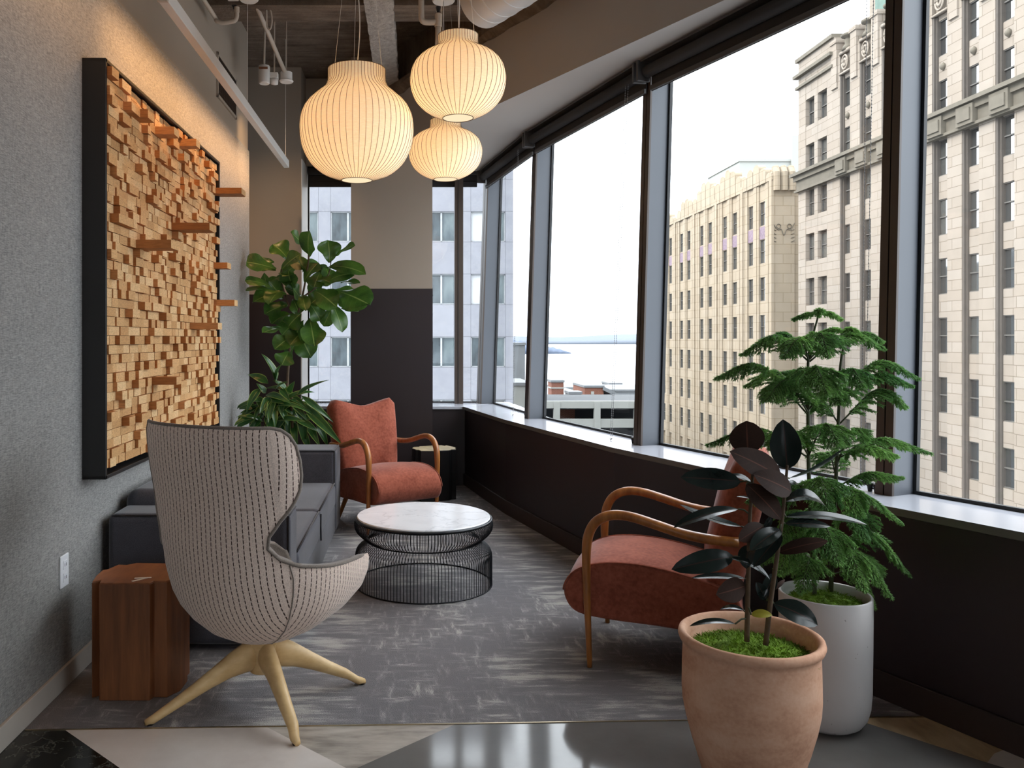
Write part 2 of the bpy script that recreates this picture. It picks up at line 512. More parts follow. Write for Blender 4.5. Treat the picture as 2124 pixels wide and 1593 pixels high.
        n = t.ramp(t.noise(t.coord(), .8, 4), [(.3, (.93, .92, .91, 1)), (.7, (1.03, 1.02, 1.01, 1))])
        t.pbr(t.mix(1, br.outputs[0], n, 'MULTIPLY'), .85, 0, None, .2)
        return t.m
    M['sandstone'] = ashlar('pale_sandstone_blocks', cty(210, 196, 180), cty(218, 206, 192), cty(172, 158, 142), 1.7, .6, mort=.02)
    M['deco_stone'] = ashlar('cream_terracotta_cladding', cty(226, 208, 182), cty(232, 216, 192), cty(196, 176, 148), 1.5, .9, mort=.025)
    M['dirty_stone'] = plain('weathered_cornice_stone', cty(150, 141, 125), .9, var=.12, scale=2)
    M['dark_pier'] = plain('dark_grey_stone_mullion', cty(128, 119, 110), .9, var=.08, scale=2)
    M['copper'] = plain('verdigris_parapet', cty(128, 160, 146), .7, var=.15, scale=3)
    M['spandrel'] = plain('coloured_terracotta_spandrel', cty(176, 150, 168), .7, var=.3, scale=6)
    t = NT('white_marble_cladding'); v = t.coord()
    n1 = t.noise(v, .9, 9, .7)
    vn = t.math('ABSOLUTE', t.math('SUBTRACT', t.noise(v, .55, 8, .65), .5))
    c = t.mix(t.ramp(vn, [(0, (.5, .5, .5)), (.02, (0, 0, 0))]), t.ramp(n1, [(.3, cty(156, 157, 166)), (.65, cty(172, 173, 182))]), cty(176, 176, 180))
    t.pbr(c, .5); M['tower_marble'] = t.m
    M['tower_joint'] = plain('panel_joint_grey', cty(118, 118, 124), .7)
    t = NT('city_window_glass')
    oi = t.n('ObjectInfo')
    c = t.ramp(oi.outputs['Random'], [(0, srgb(40, 42, 44)), (.6, srgb(58, 60, 60)), (1, srgb(84, 86, 84))])
    p = t.pbr(c, .05, 0, None, .5); p.inputs['IOR'].default_value = 4.5; M['city_glass'] = t.m
    t = NT('tower_window_glass')
    n = t.noise(t.coord(scale=(1, 1, .35)), .7, 4, .6)
    c = t.ramp(n, [(.35, srgb(24, 30, 34)), (.5, srgb(56, 66, 70)), (.65, srgb(88, 98, 98))])
    t.pbr(c, .08, 0, None, .5); M['tower_glass'] = t.m
    M['sash'] = plain('grey_window_sash', cty(140, 136, 130), .6)
    M['sash_white'] = plain('pale_window_sash', cty(206, 210, 212), .5)
    M['blind_white'] = plain('white_window_blind', cty(236, 238, 240), .7, var=.02)
    M['pale_wall'] = plain('pale_grey_green_wall', cty(222, 226, 220), .9, var=.03, scale=.1)
    M['brick'] = ashlar('red_brick', cty(150, 86, 68), cty(164, 98, 78), cty(176, 140, 122), .6, .2, mort=.03)
    M['pre_cast'] = plain('white_precast_concrete', cty(206, 208, 202), .85, var=.06, scale=.3)
    M['deck_dark'] = plain('dark_parking_deck', cty(70, 74, 78), .9, var=.15, scale=.3)
    M['roof_grey'] = plain('grey_roofing', cty(150, 154, 158), .9, var=.12, scale=.2)
    M['asphalt'] = plain('grey_city_ground', cty(140, 143, 144), .9, var=.2, scale=.05)
    t = NT('calm_grey_water'); v = t.coord(scale=(.02, .05, 1))
    t.pbr(cty(206, 214, 222), .25, 0, t.bump(t.noise(v, 3, 3), .05, .2), .5); M['water'] = t.m
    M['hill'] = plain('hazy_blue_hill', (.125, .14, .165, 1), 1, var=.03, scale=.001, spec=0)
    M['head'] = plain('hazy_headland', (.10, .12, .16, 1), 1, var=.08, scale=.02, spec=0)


make_materials()
CAN_W = 45.0
LAMP_W, LINE_W, SPOT_W, SKY, SUN, EXPO = 2.9, 14.0, 4.0, 4.1, 3.6, 0.0
# ================================================================ the room
WX = -1.36                       # left wall plane
MU = [(0.640, 7.88), (0.892, 6.40), (1.324, 4.78), (1.891, 3.24), (2.600, 1.75), (3.44, 0.33), (4.41, -1.0), (5.5, -2.2)]   # mullion front points of the curved facade
SILL, HEAD = .729, 2.98
BACKW = -5.0                     # wall behind the camera


def unit(a, b):
    d = Vector((b[0] - a[0], b[1] - a[1], 0)); d.normalize(); return d


def outn(d):                      # outward normal of a facet (pointing right / away)
    return Vector((-d.y, d.x, 0)) if (-d.y) > 0 else Vector((d.y, -d.x, 0))


def offset_line(dist):
    """facade polyline moved outwards by dist (negative = into the room)"""
    pts = []
    for i, m in enumerate(MU):
        dirs = []
        if i > 0: dirs.append(unit(MU[i - 1], m))
        if i < len(MU) - 1: dirs.append(unit(m, MU[i + 1]))
        n = sum((outn(d) for d in dirs), Vector((0, 0, 0))).normalized()
        k = n.dot(outn(dirs[0]))
        pts.append(Vector((m[0], m[1], 0)) + n * (dist / k))
    return pts


inner = offset_line(-.195)
inner[0] = Vector((.455, 7.60, 0))
outer = offset_line(.20)
outer[0] = Vector((.95, 8.1, 0))

# floor -----------------------------------------------------------
E0, E1 = F(45, 1515), F(1793, 1489)
edge = lambda x: E0.y + (E1.y - E0.y) * (x - E0.x) / (E1.x - E0.x)
mb = MB(); mb.prism([(-2.4, 8.2), (-2.4, BACKW), (5.6, BACKW), (5.6, -2.2)] + [(p.x, p.y) for p in reversed(outer[1:-1])] + [(.95, 8.2)], -.12, -.012)
tag(mb.build('floor_slab', M['deck_dark']), kind='structure')
mb = MB(); xr = inner[2].x + 1
mb.prism([(WX, edge(WX)), (2.3, edge(2.3)), (1.5, 6.0), (1.0, 8.3), (-2.3, 8.3), (-2.3, 6.78), (WX, 6.78)], -.011, 0)
tag(mb.build('floor_carpet', M['carpet']), kind='structure')
A, Bq = F(135, 1513), F(250, 1593)
Cq, Dq = F(553, 1506), F(718, 1593)
Eq, Gq = F(945, 1499), F(740, 1593)
Hq, Iq = F(1780, 1501.5), F(2048, 1582)
Jq = F(2062, 1563)


def ext(a, b, y):
    t = (y - a.y) / (b.y - a.y)
    return (a.x + (b.x - a.x) * t, y)


def cross2(a, b, c, d):
    den = (a.x - b.x) * (c.y - d.y) - (a.y - b.y) * (c.x - d.x)
    t = ((a.x - c.x) * (c.y - d.y) - (a.y - c.y) * (c.x - d.x)) / den
    return (a.x + t * (b.x - a.x), a.y + t * (b.y - a.y))


ap = cross2(Cq, Dq, Eq, Gq)
YN = .9
st = [('black', [(WX, edge(WX)), (A.x, edge(A.x)), ext(A, Bq, YN), (WX, YN)]),
      ('white', [(A.x, edge(A.x)), (Cq.x, edge(Cq.x)), ap, (ap[0], YN), ext(A, Bq, YN)]),
      ('trav', [(Cq.x, edge(Cq.x)), (Eq.x, edge(Eq.x)), ap]),
      ('grey', [(Eq.x, edge(Eq.x)), (Hq.x, edge(Hq.x)), (Iq.x, Iq.y), ext(Hq, Iq, 2.45), (2.0, YN), (ap[0], YN), ap]),
      ('tan', [(Hq.x, edge(Hq.x)), (2.05, edge(2.05)), (Jq.x + .12, Jq.y + .06), (Jq.x, Jq.y), (Iq.x, Iq.y)]),
      ('white', [(Iq.x, Iq.y), (Jq.x, Jq.y), (Jq.x + .12, Jq.y + .06), (3.4, 1.8), (3.6, YN), (2.0, YN), ext(Hq, Iq, 2.45)]),
      ('grey', [(WX, YN), (3.0, YN), (5.3, -2.0), (5.3, BACKW), (WX, BACKW)])]
for nm, poly in st:
    mb = MB(); mb.prism(poly, -.011, 0)
    tag(mb.build('floor_%s_stone' % {'trav': 'travertine', 'tan': 'tan'}.get(nm, nm), M['st_' + nm]), kind='structure')
mb = MB()
mb.prism([(WX + .02, edge(WX) - .003), (2.0, edge(2.0) - .003), (2.0, edge(2.0) + .003), (WX + .02, edge(WX) + .003)], -.004, .0025)
tag(mb.build('trim_1', M['brass']), kind='structure')

# left wall --------------------------------------------------------
mb = MB(); mb.bx(WX - .2, WX, BACKW, 6.78, 0, 2.905)
tag(mb.build('wall_left', M['linen']), kind='structure')
mb = MB(); mb.bx(WX - .2, WX - .012, BACKW, 6.78, 2.905, 3.95)
tag(mb.build('wall_left_upper', M['paint']), kind='structure')
mb = MB(); mb.bx(WX, WX + .014, BACKW, 6.78, 0, .084)
tag(mb.build('baseboard_left', M['skirt_light'], bevel=.003), kind='structure')
mb = MB(); mb.bx(-2.4, WX - .2, 6.58, 6.78, 0, 3.95); mb.bx(-2.6, -2.4, 6.58, 8.3, 0, 3.95)
tag(mb.build('wall_alcove', M['paint']), kind='structure')

# back wall: taupe above, aubergine below ----------------------------
PUR, PUW = 1.805, 1.768
mb = MB()
mb.bx(-2.4, -1.046, 7.62, 8.25, PUW, 3.95)
tag(mb.build('wall_back', M['paint']), kind='structure')
mb = MB(); mb.bx(-2.4, -1.048, 7.617, 8.25, 0, PUW)
tag(mb.build('wall_back_lower', M['purple']), kind='structure')
mb = MB(); mb.bx(-.562, .168, 7.35, 8.25, PUR, 3.95)
tag(mb.build('column_upper', M['paint']), kind='structure')
mb = MB(); mb.bx(-.565, .171, 7.347, 8.25, 0, PUR)
tag(mb.build('column_lower', M['purple']), kind='structure')
mb = MB(); mb.bx(-1.046, -.565, 7.63, 8.2, 0, SILL - .03); mb.bx(.171, .62, 7.62, 8.2, 0, SILL - .03)
tag(mb.build('wall_back_sill_height', M['purple']), kind='structure')
mb = MB(); mb.bx(-1.046, -.565, 7.61, 8.14, SILL - .028, SILL); mb.prism([(.171, 7.60), (.455, 7.60), (.95, 8.14), (.171, 8.14)], SILL - .028, SILL)
tag(mb.build('trim_2', M['sill'], bevel=.003), kind='structure')
mb = MB(); mb.bx(-1.046, -.565, 7.95, 8.25, 3.03, 3.95); mb.bx(.168, .78, 7.95, 8.25, 3.03, 3.95)
tag(mb.build('wall_back_header', M['paint']), kind='structure')
mb = MB(); mb.bx(-1.048, -1.038, 7.625, 8.05, SILL, 3.03)
tag(mb.build('trim_3', M['jamb']), kind='structure')

# knee wall along the windows ----------------------------------------
mb = MB()
kin = offset_line(-.18); kin[0] = Vector((.475, 7.62, 0))
mb.prism([(p.x, p.y) for p in kin] + [(p.x, p.y) for p in reversed(outer)], 0, SILL - .03)
tag(mb.build('wall_right', M['purple']), kind='structure')
mb = MB()
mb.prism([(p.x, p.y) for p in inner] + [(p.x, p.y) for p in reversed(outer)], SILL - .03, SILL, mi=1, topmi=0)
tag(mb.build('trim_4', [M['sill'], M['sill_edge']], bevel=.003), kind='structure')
mb = MB()
bin_ = offset_line(-.196); bin_[0] = Vector((.46, 7.62, 0))
mb.prism([(p.x, p.y) for p in bin_] + [(p.x, p.y) for p in reversed(kin)], 0, .105)
tag(mb.build('baseboard_right', M['skirt_dark'], bevel=.004), kind='structure')

# soffit -----------------------------------------------------------------
SL = lambda D: .626 + .521 * (5.60 - D)
out2 = offset_line(.245); out2[0] = Vector((.82, 8.28, 0))
mb = MB()
mb.prism([(SL(8.3), 8.3), (SL(-1.6), -1.6)] + [(p.x, p.y) for p in reversed(out2)], HEAD, 3.47)
tag(mb.build('ceiling_soffit', M['soffit']), kind='structure')
mb = MB()
mb.prism([(SL(8.3) + .04, 8.3), (SL(-1.6) + .04, -1.6)] + [(p.x, p.y) for p in reversed(out2)], 3.47, 3.98)
tag(mb.build('wall_over_soffit', M['concrete']), kind='structure')
# rough concrete lip on top of the soffit face
mb = MB(); rings = []
random.seed(3)
dv = Vector((-.521, 1, 0)).normalized(); dn = Vector((-dv.y, dv.x, 0))
for k in range(110):
    D = -1.4 + 9.6 * k / 109
    base = Vector((SL(D), D, 0))
    j = lambda a: random.uniform(-a, a)
    rings.append([base + dn * (.02 + j(.008)) + Vector((0, 0, 3.455 + j(.012))), base + dn * (.055 + j(.012)) + Vector((0, 0, 3.50 + j(.015))),
                  base + dn * (.05 + j(.012)) + Vector((0, 0, 3.55 + j(.012))), base - dn * .06 + Vector((0, 0, 3.60)), base - dn * .06 + Vector((0, 0, 3.45))])
mb.loft(rings)
tag(mb.build('trim_5', M['concrete']), kind='structure')

# ceiling ------------------------------------------------------------------
mb = MB(); mb.prism([(-2.6, 5.80), (-2.6, BACKW), (5.7, BACKW), (5.7, -1.9)] + [(p.x, p.y) for p in reversed(out2[2:-1])] + [(1.35, 5.80)], 3.60, 4.05); mb.bx(-2.6, 1.2, 5.80, 8.3, 3.88, 4.05)
tag(mb.build('ceiling', M['concrete']), kind='structure')
mb = MB(); mb.bx(-1.37, .7, 4.95, 5.12, 3.52, 3.6); mb.bx(-1.37, .9, 5.42, 5.52, 3.56, 3.6)
tag(mb.build('ceiling_ribs', M['concrete']), kind='structure')
# pale sprayed beam running in depth, with ragged edges
mb = MB(); rings = []
for k in range(140):
    y = 1.0 + 6.25 * k / 139
    j = lambda a=.006: random.uniform(-a, a)
    rings.append([(-.325 + j(.003), y, 3.66), (-.325 + j(.003), y, 3.556 + j(.003)), (-.25, y, 3.548 + j(.002)), (-.19, y, 3.548 + j(.002)), (-.132 + j(.009), y, 3.556 + j(.004)), (-.132 + j(.008), y, 3.66)])
mb.loft(rings)
tag(mb.build('beam', M['beam']), kind='structure')
# shell behind the camera: unseen wall, with a window added for daylight on the foreground
mb = MB(); mb.bx(-1.6, 6.4, BACKW - .2, BACKW, -.1, SILL); mb.bx(-1.6, 6.4, BACKW - .2, BACKW, HEAD, 4.05); mb.bx(-1.6, -1.2, BACKW - .2, BACKW, SILL, HEAD); mb.bx(1.28, 6.4, BACKW - .2, BACKW, SILL, HEAD)
mb.bx(5.4, 5.6, BACKW, -2.1, -.1, 4.05)
tag(mb.build('wall_behind', M['paint']), kind='structure')
w = tag(bpy.data.objects.new('window_10', None), kind='structure'); COL.objects.link(w); w.location = (2, BACKW, SILL); off = w.location.copy()
for k in range(3):
    x = -1.2 + 1.2 * k
    mb = MB(); mb.bx(x, x + .08, BACKW - .16, BACKW - .02, SILL, HEAD); mb.build('mullion', M['mull'], w, off)
mb = MB(); mb.bx(-1.2, 1.28, BACKW - .12, BACKW - .114, SILL, HEAD); mb.build('glass_pane', M['glass'], w, off)

# windows ----------------------------------------------------------------
LEAN = .075


def lean_prism(mb, poly, z0, z1, n, mi=0):
    mb.prism(poly, z0, z1, mi, shift=(n.x * LEAN, n.y * LEAN))


wn = 0
for i in range(len(MU) - 1):
    a, b = Vector((*MU[i], 0)), Vector((*MU[i + 1], 0))
    d = unit(a, b); n = outn(d)
    wn += 1
    w = tag(bpy.data.objects.new('window_%d' % wn, None), kind='structure'); COL.objects.link(w); w.location = (a.x, a.y, SILL)
    off = w.location.copy()
    # mullion: at the point a, reaching along -d for its front face
    fw = .072 if i else .15
    q0, q1 = a, a - d * fw
    na = n
    mb = MB(); lean_prism(mb, [q.to_tuple()[:2] for q in (q0 + na * .012, q1 + na * .012, q1 + na * .135, q0 + na * .135)], SILL, HEAD + .02, na)
    mb.build('mullion', M['mull'], w, off)
    mb = MB()
    lean_prism(mb, [q.to_tuple()[:2] for q in (q0, q0 - d * (fw * .46), q0 - d * (fw * .46) + na * .012, q0 + na * .012)], SILL, HEAD + .02, na)
    lean_prism(mb, [q.to_tuple()[:2] for q in (q0 - d * (fw * .54), q1, q1 + na * .012, q0 - d * (fw * .54) + na * .012)], SILL, HEAD + .02, na)
    mb.build('mullion_face', M['mull_front'], w, off)
    # gaskets and pane
    g0, g1 = a + n * .128, b + n * .128 - d * fw
    mb = MB()
    lean_prism(mb, [q.to_tuple()[:2] for q in (g0, g0 + d * .014, g0 + d * .014 + n * .02, g0 + n * .02)], SILL, HEAD + .02, n)
    lean_prism(mb, [q.to_tuple()[:2] for q in (g1, g1 - d * .014, g1 - d * .014 + n * .02, g1 + n * .02)], SILL, HEAD + .02, n)
    mb.prism([q.to_tuple()[:2] for q in (g0, g1, g1 + n * .02, g0 + n * .02)], SILL, SILL + .014)
    mb.build('gasket', M['gasket'], w, off)
    mb = MB()
    lean_prism(mb, [q.to_tuple()[:2] for q in (g0 + n * .008, g1 + n * .008, g1 + n * .014, g0 + n * .014)], SILL + .002, HEAD + .01, n)
    mb.build('glass_pane', M['glass'], w, off)

# two windows in the back wall
for (x0, x1, posts) in ((-1.038, -.562, []), (.171, .70, [(.398, .478)])):
    wn += 1
    w = tag(bpy.data.objects.new('window_%d' % wn, None), kind='structure'); COL.objects.link(w); w.location = (x0, 8.05, SILL)
    off = w.location.copy()
    mb = MB(); mb.bx(x0, x1, 8.05, 8.07, SILL, SILL + .012); mb.bx(x0, x0 + .012, 8.05, 8.07, SILL, 3.03)
    mb.build('gasket', M['gasket'], w, off)
    mb = MB(); mb.bx(x0, x1, 8.058, 8.064, SILL + .002, 3.04)
    mb.build('glass_pane', M['glass'], w, off)
    for p0, p1 in posts:
        mb = MB(); mb.bx(p0, p1, 7.90, 8.056, SILL, 3.03); mb.build('mullion', M['mull_front'], w, off)
        mb = MB(); mb.bx(p0 + .03, p0 + .034, 7.896, 7.90, SILL, 3.03); mb.build('mullion_groove', M['gasket'], w, off)

# roller blinds ---------------------------------------------------------------
names = ['short roller blind rolled up over the window beside the far corner', 'roller blind rolled up over the sea view window',
         'roller blind rolled up over the window facing the cream building', 'roller blind rolled up over the near right window']
for i in range(4):
    a, b = Vector((*MU[i], 0)), Vector((*MU[i + 1], 0))
    d = unit(a, b); n = outn(d); L = (b - a).length
    lean = LEAN * .9
    r = thing('roller_blind', 'dark ' + names[i], 'blind', (a + n * (lean - .09)) + Vector((0, 0, 2.80)), math.atan2(d.y, d.x), 'window roller blinds')
    o = r.location.copy()
    zz = Vector((0, 0, 1)); axes = (d, n, zz)

    def pt(u, v, z): return a + d * u + n * (lean + v) + Vector((0, 0, z))
    # local frame build
    def lp(u, v, z):
        return Vector((u, v * (1 if Vector((-d.y, d.x, 0)).dot(n) > 0 else -1), z))
    sgn = 1 if Vector((-d.y, d.x, 0)).dot(n) > 0 else -1
    mb = MB(); pts = [lp(.03, .045, .105), lp(L - .05, .045, .105)]
    mb.tube(pts, .036, 16); mb.build('roll', M['blind'], r, smooth=True)
    mb = MB(); mb.box(lp(L / 2, .078, .05), (L - .06, .004, .11)); mb.build('cloth_panel', M['blind'], r)
    mb = MB(); mb.box(lp(L / 2, .07, .012), (L - .06, .018, .03)); mb.build('hem_bar', M['blind_case'], r, bevel=.004)
    mb = MB(); mb.box(lp(L / 2, .095, .12), (L - .03, .012, .10)); mb.box(lp(L / 2, .05, .165), (L - .03, .09, .012)); mb.build('fascia', M['blind_case'], r)
    for u in (.012, L - .03):
        mb = MB(); mb.box(lp(u, .03, .11), (.018, .085, .12)); mb.build('bracket', M['blind_case'], r, bevel=.004)
    # bead chain
    cb = thing('blind_chain', ['pale looped bead chain hanging by the first mullion from the corner', 'looped bead chain hanging left of the tall middle mullion',
                               'looped bead chain hanging behind the tall green tree', 'looped bead chain at the far right window'][i], 'chain', pt(L - .13, -.04, SILL), 0, 'blind pull chains') if i < 3 else None
    if cb:
        oc = cb.location.copy()
        low = pt(L - .30, -.10, SILL + .012); hi = pt(L - .055, -.135, 2.84)
        if i == 2: low = pt(L - .16, -.05, SILL + .05)
        for s, nm in ((0, 'chain_strand'), (.032, 'chain_strand')):
            mb = MB(); sh = d * s * 1.0
            p0, p1 = low + sh * .6, hi + sh
            N = 150
            for k in range(N):
                q = p0.lerp(p1, k / N); rr = .0032
                # a bead: small octahedron
                ids = [mb.vert(q + Vector(e) * rr) for e in ((1, 0, 0), (0, 1, 0), (-1, 0, 0), (0, -1, 0), (0, 0, 1), (0, 0, -1))]
                for e in ((0, 1, 4), (1, 2, 4), (2, 3, 4), (3, 0, 4), (1, 0, 5), (2, 1, 5), (3, 2, 5), (0, 3, 5)):
                    mb.face([ids[c] for c in e])
            mb.tube([p0, p1], .0009, 4)
            mb.build(nm, M['bead'], cb, oc, smooth=True)
        mb = MB(); mb.tube([low, low + d * .01 - n * .004 - Vector((0, 0, .008)), low + d * .02], .004, 6); mb.build('chain_loop', M['bead'], cb, oc)
        # clip
        cl = thing('chain_clip', ['small dark chain clip on the sill beside the first mullion', 'small dark chain clip on the sill below the sea view',
                                  'small metal chain clip on the sill behind the tall green tree'][i], 'clip', pt(L - .115, -.05, SILL), 0, 'chain clips on the sill')
        mb = MB()
        for s in (0, .03):
            c = Vector((d.x * s, d.y * s, 0))
            mb.tube([c, c + Vector((0, 0, .022))], [.008, .011], 10); mb.tube([c + Vector((0, 0, .022)), c + Vector((0, 0, .034))], [.013, .012], 10)
        mb.tube([Vector((0, 0, .014)), d * .03 + Vector((0, 0, .014))], .004, 6)
        mb.build('clip_body', M['gasket'], cl, smooth=True, angle=40)
for k, (x0, x1, lab) in enumerate(((-1.03, -.57, 'dark roller blind rolled up over the window behind the fig tree'), (.18, .62, 'dark roller blind rolled up over the narrow back window right of the column'))):
    r = thing('roller_blind', lab, 'blind', (x0, 7.98, 2.84), 0, 'window roller blinds')
    W = x1 - x0
    mb = MB(); mb.tube([(0, 0, .15), (W, 0, .15)], .04, 16); mb.build('roll', M['blind'], r, smooth=True)
    mb = MB(); mb.bx(0, W, .034, .038, .03, .19); mb.build('cloth_panel', M['blind'], r)
    mb = MB(); mb.bx(0, W, .02, .045, 0, .052); mb.build('hem_bar', M['blind'], r, bevel=.004)
# ================================================================ wall art
t = thing('wood_block_wall_art', 'large black framed wall art of stacked projecting pine blocks', 'wall art', (WX, 4.36, 0.78))
AY0, AY1, AZ0, AZ1, AX = 3.36, 5.34, .775, 2.505, .098
o = t.location.copy()
mb = MB()
fwid = .016
mb.bx(WX, WX + AX, AY0, AY0 + fwid, AZ0, AZ1); mb.bx(WX, WX + AX, AY1 - fwid, AY1, AZ0, AZ1)
mb.bx(WX, WX + AX, AY0, AY1, AZ0, AZ0 + fwid); mb.bx(WX, WX + AX, AY0, AY1, AZ1 - fwid, AZ1)
mb.build('art_frame', M['black'], t, o, bevel=.002)
mb = MB(); mb.bx(WX + .002, WX + .02, AY0 + .01, AY1 - .01, AZ0 + .01, AZ1 - .01); mb.build('backing_board', M['black'], t, o)
random.seed(21)
blocks = []
rows = 42
rh = (AZ1 - AZ0 - 2 * fwid - .03) / rows
z = AZ0 + fwid + .02
for r in range(rows):
    y = AY0 + fwid + .004
    while y < AY1 - fwid - .035:
        w = random.choice((.05, .06, .07, .085, .1, .12)) * random.uniform(.9, 1.1)
        if y + w > AY1 - fwid - .03: w = AY1 - fwid - .03 - y
        if w > .02:
            dep = random.uniform(.056, .068) if random.random() < .72 else random.uniform(.072, .098)
            blocks.append([y, w, z, dep])
        y += w
    z += rh
# the boards that stick out like little shelves: (px left, px right tip, py, protrusion)
for (px, py, prot, wid) in ((455, 418, .24, .13), (330, 470, .27, .14), (255, 505, .24, .12), (300, 268, .16, .09), (440, 628, .19, .10), (375, 673, .22, .10), (292, 788, .19, .09), (438, 560, .15, .1), (250, 240, .13, .08), (345, 300, .16, .08)):
    D = WX * -1 * S / (CX - px) * .985
    zc = EYE - (py - CY) * D / S
    best = min(blocks, key=lambda b: abs(b[0] + b[1] / 2 - D) + 3 * abs(b[2] + rh / 2 - zc))
    best[1] = max(best[1], wid); best[3] = prot
order = sorted(range(len(blocks)), key=lambda k: -blocks[k][3])
single = set(order[:96])
mos = MB()
for k, (y, w, zz, dep) in enumerate(blocks):
    m = MB() if k in single else mos
    tone = random.uniform(.1, .95)
    x1 = WX + .02 + dep
    hh = rh - .0012 - random.uniform(0, .0015)
    m.box(((WX + .015 + x1) / 2, y + w / 2, zz + rh / 2), (x1 - WX - .015, w - .0012, hh), mi=0, tone=tone, sidemi=1, rot=random.uniform(-.02, .02))
    if k in single:
        m.build('wood_block', [M['block_end'], M['block_side']], t, o)
tag(mos.build('wood_blocks', [M['block_end'], M['block_side']], t, o), kind='stuff')

# outlet ---------------------------------------------------------------
t = thing('wall_outlet', 'white rectangular power outlet on the grey fabric wall by the wooden stump', 'outlet', (WX, 3.18, .39))
mb = MB(); mb.bx(0, .007, -.038, .038, 0, .125); mb.build('cover_plate', M['plastic'], t, bevel=.003)
for zc in (.038, .087):
    mb = MB(); mb.bx(.006, .0095, -.017, .017, zc - .017, zc + .017); s = mb.build('socket', M['plastic'], t, bevel=.004)
    mb = MB(); mb.bx(.009, .0102, -.008, -.0055, zc - .006, zc + .006); mb.bx(.009, .0102, .0055, .008, zc - .006, zc + .006); mb.build('slot', M['slot'], s)

# ---------------------------------------------------------------- sofa
SX0, SX1, SY0, SY1 = WX + .03, -.535, 3.55, 5.95
t = thing('sofa', 'dark grey upholstered sofa with square arms along the fabric wall', 'sofa', ((SX0 + SX1) / 2, (SY0 + SY1) / 2, 0))
o = t.location.copy()
for k, (y0, y1) in enumerate(((SY0, SY0 + .23), (SY1 - .34, SY1))):
    mb = MB(); mb.bx(SX0, SX1 + (.005 if k else 0), y0, y1, .02, .592)
    a = mb.build('arm', M['sofa'], t, o, bevel=.035, seg=4)
    mb = MB(); zt, e = .584, .008
    lp = [(SX0 + .02, y0 + e, zt), (SX1 - e - .012, y0 + e, zt), (SX1 - e, y0 + e + .012, zt), (SX1 - e, y1 - .02, zt)]
    mb.tube(lp, .0055, 6); mb.tube([(SX1 - e, y0 + e, zt), (SX1 - e, y0 + e, .04)], .0055, 6)
    mb.build('piping', M['sofa_pipe'], a, o, smooth=True)
mb = MB(); mb.bx(SX0, SX0 + .24, SY0 + .2, SY1 - .2, .2, .66); mb.build('backrest', M['sofa'], t, o, bevel=.06, seg=5)
mb = MB(); mb.bx(SX0 + .1, SX1 - .004, SY0 + .2, SY1 - .3, .02, .22); mb.build('base', M['sofa'], t, o, bevel=.015)
ymid = (SY0 + .23 + SY1 - .34) / 2
for y0, y1 in ((SY0 + .232, ymid - .001), (ymid + .001, SY1 - .342)):
    mb = MB(); n = 10; rings = []
    mb.bx(SX0 + .2, SX1 + .003, y0, y1, .2, .374)
    c = mb.build('seat_cushion', M['sofa'], t, o, bevel=.04, seg=4)
    mb = MB(); mb.tube([(SX1 - .006, y0 + .015, .366), (SX1 - .006, y1 - .015, .366)], .005, 6); mb.build('piping', M['sofa_pipe'], c, o, smooth=True)
mb = MB(); mb.tube([(SX1 + .004, ymid, .35), (SX1 + .005, ymid - .02, .28), (SX1 + .005, ymid - .004, .2)], .005, 6); mb.build('seam', M['sofa_pipe'], t, o)
for x in (SX0 + .1, SX1 - .1):
    for y in (SY0 + .1, SY1 - .1):
        mb = MB(); mb.bx(x - .03, x + .03, y - .03, y + .03, 0, .03); mb.build('foot', M['black'], t, o)

# ------------------------------------------------------ faceted stump tables
STP = [(-.165, -.05), (-.15, -.125), (-.125, -.10), (-.115, -.145), (.075, -.145), (.082, -.115), (.13, -.118), (.165, -.06), (.168, .03), (.15, .05), (.155, .11), (.06, .145), (.05, .13), (-.07, .135), (-.10, .105), (-.135, .11), (-.155, .04), (-.17, .03)]


def stump(label, loc, rotz, h, sc, body, top):
    t = thing('stump_table', label, 'side table', loc, rotz, 'faceted stump tables')
    pl = [(x * sc, y * sc) for x, y in STP]
    mb = MB(); mb.prism(pl, 0, h - .004); mb.build('table_body', body, t, bevel=.004)
    mb = MB(); mb.prism([(x * .985, y * .985) for x, y in pl], h - .006, h); mb.build('table_top', top, t, bevel=.002)
    return t


st1 = stump('red brown faceted wooden stump table beside the grey sofa', (-1.06, 3.205, 0), 0, .44, 1.0, M['stump'], M['stump_top'])
stump('black faceted stump table with pale wood top in the far corner', (.178, 6.98, 0), math.radians(200), .425, 1.1, M['black_stump'], M['gold_top'])
for k, (p, q, w, lab) in enumerate((((274, 1206), (308, 1198), .012, 'narrow white paper slip on the wooden stump, the long lower one'), ((279, 1200.5), (314, 1199), .01, 'narrow white paper slip on the wooden stump, lying across the other'))):
    a, b = F(*p, .4405), F(*q, .4405)
    r = thing('paper_slip', lab, 'paper', ((a.x + b.x) / 2, (a.y + b.y) / 2, .4402 + .0016 * k), 0, 'paper slips on the stump')
    d = (b - a); L = d.length
    mb = MB(); mb.box((0, 0, .0008), (L, w, .0012), rot=math.atan2(d.y, d.x)); mb.build('slip', M['paper'], r)

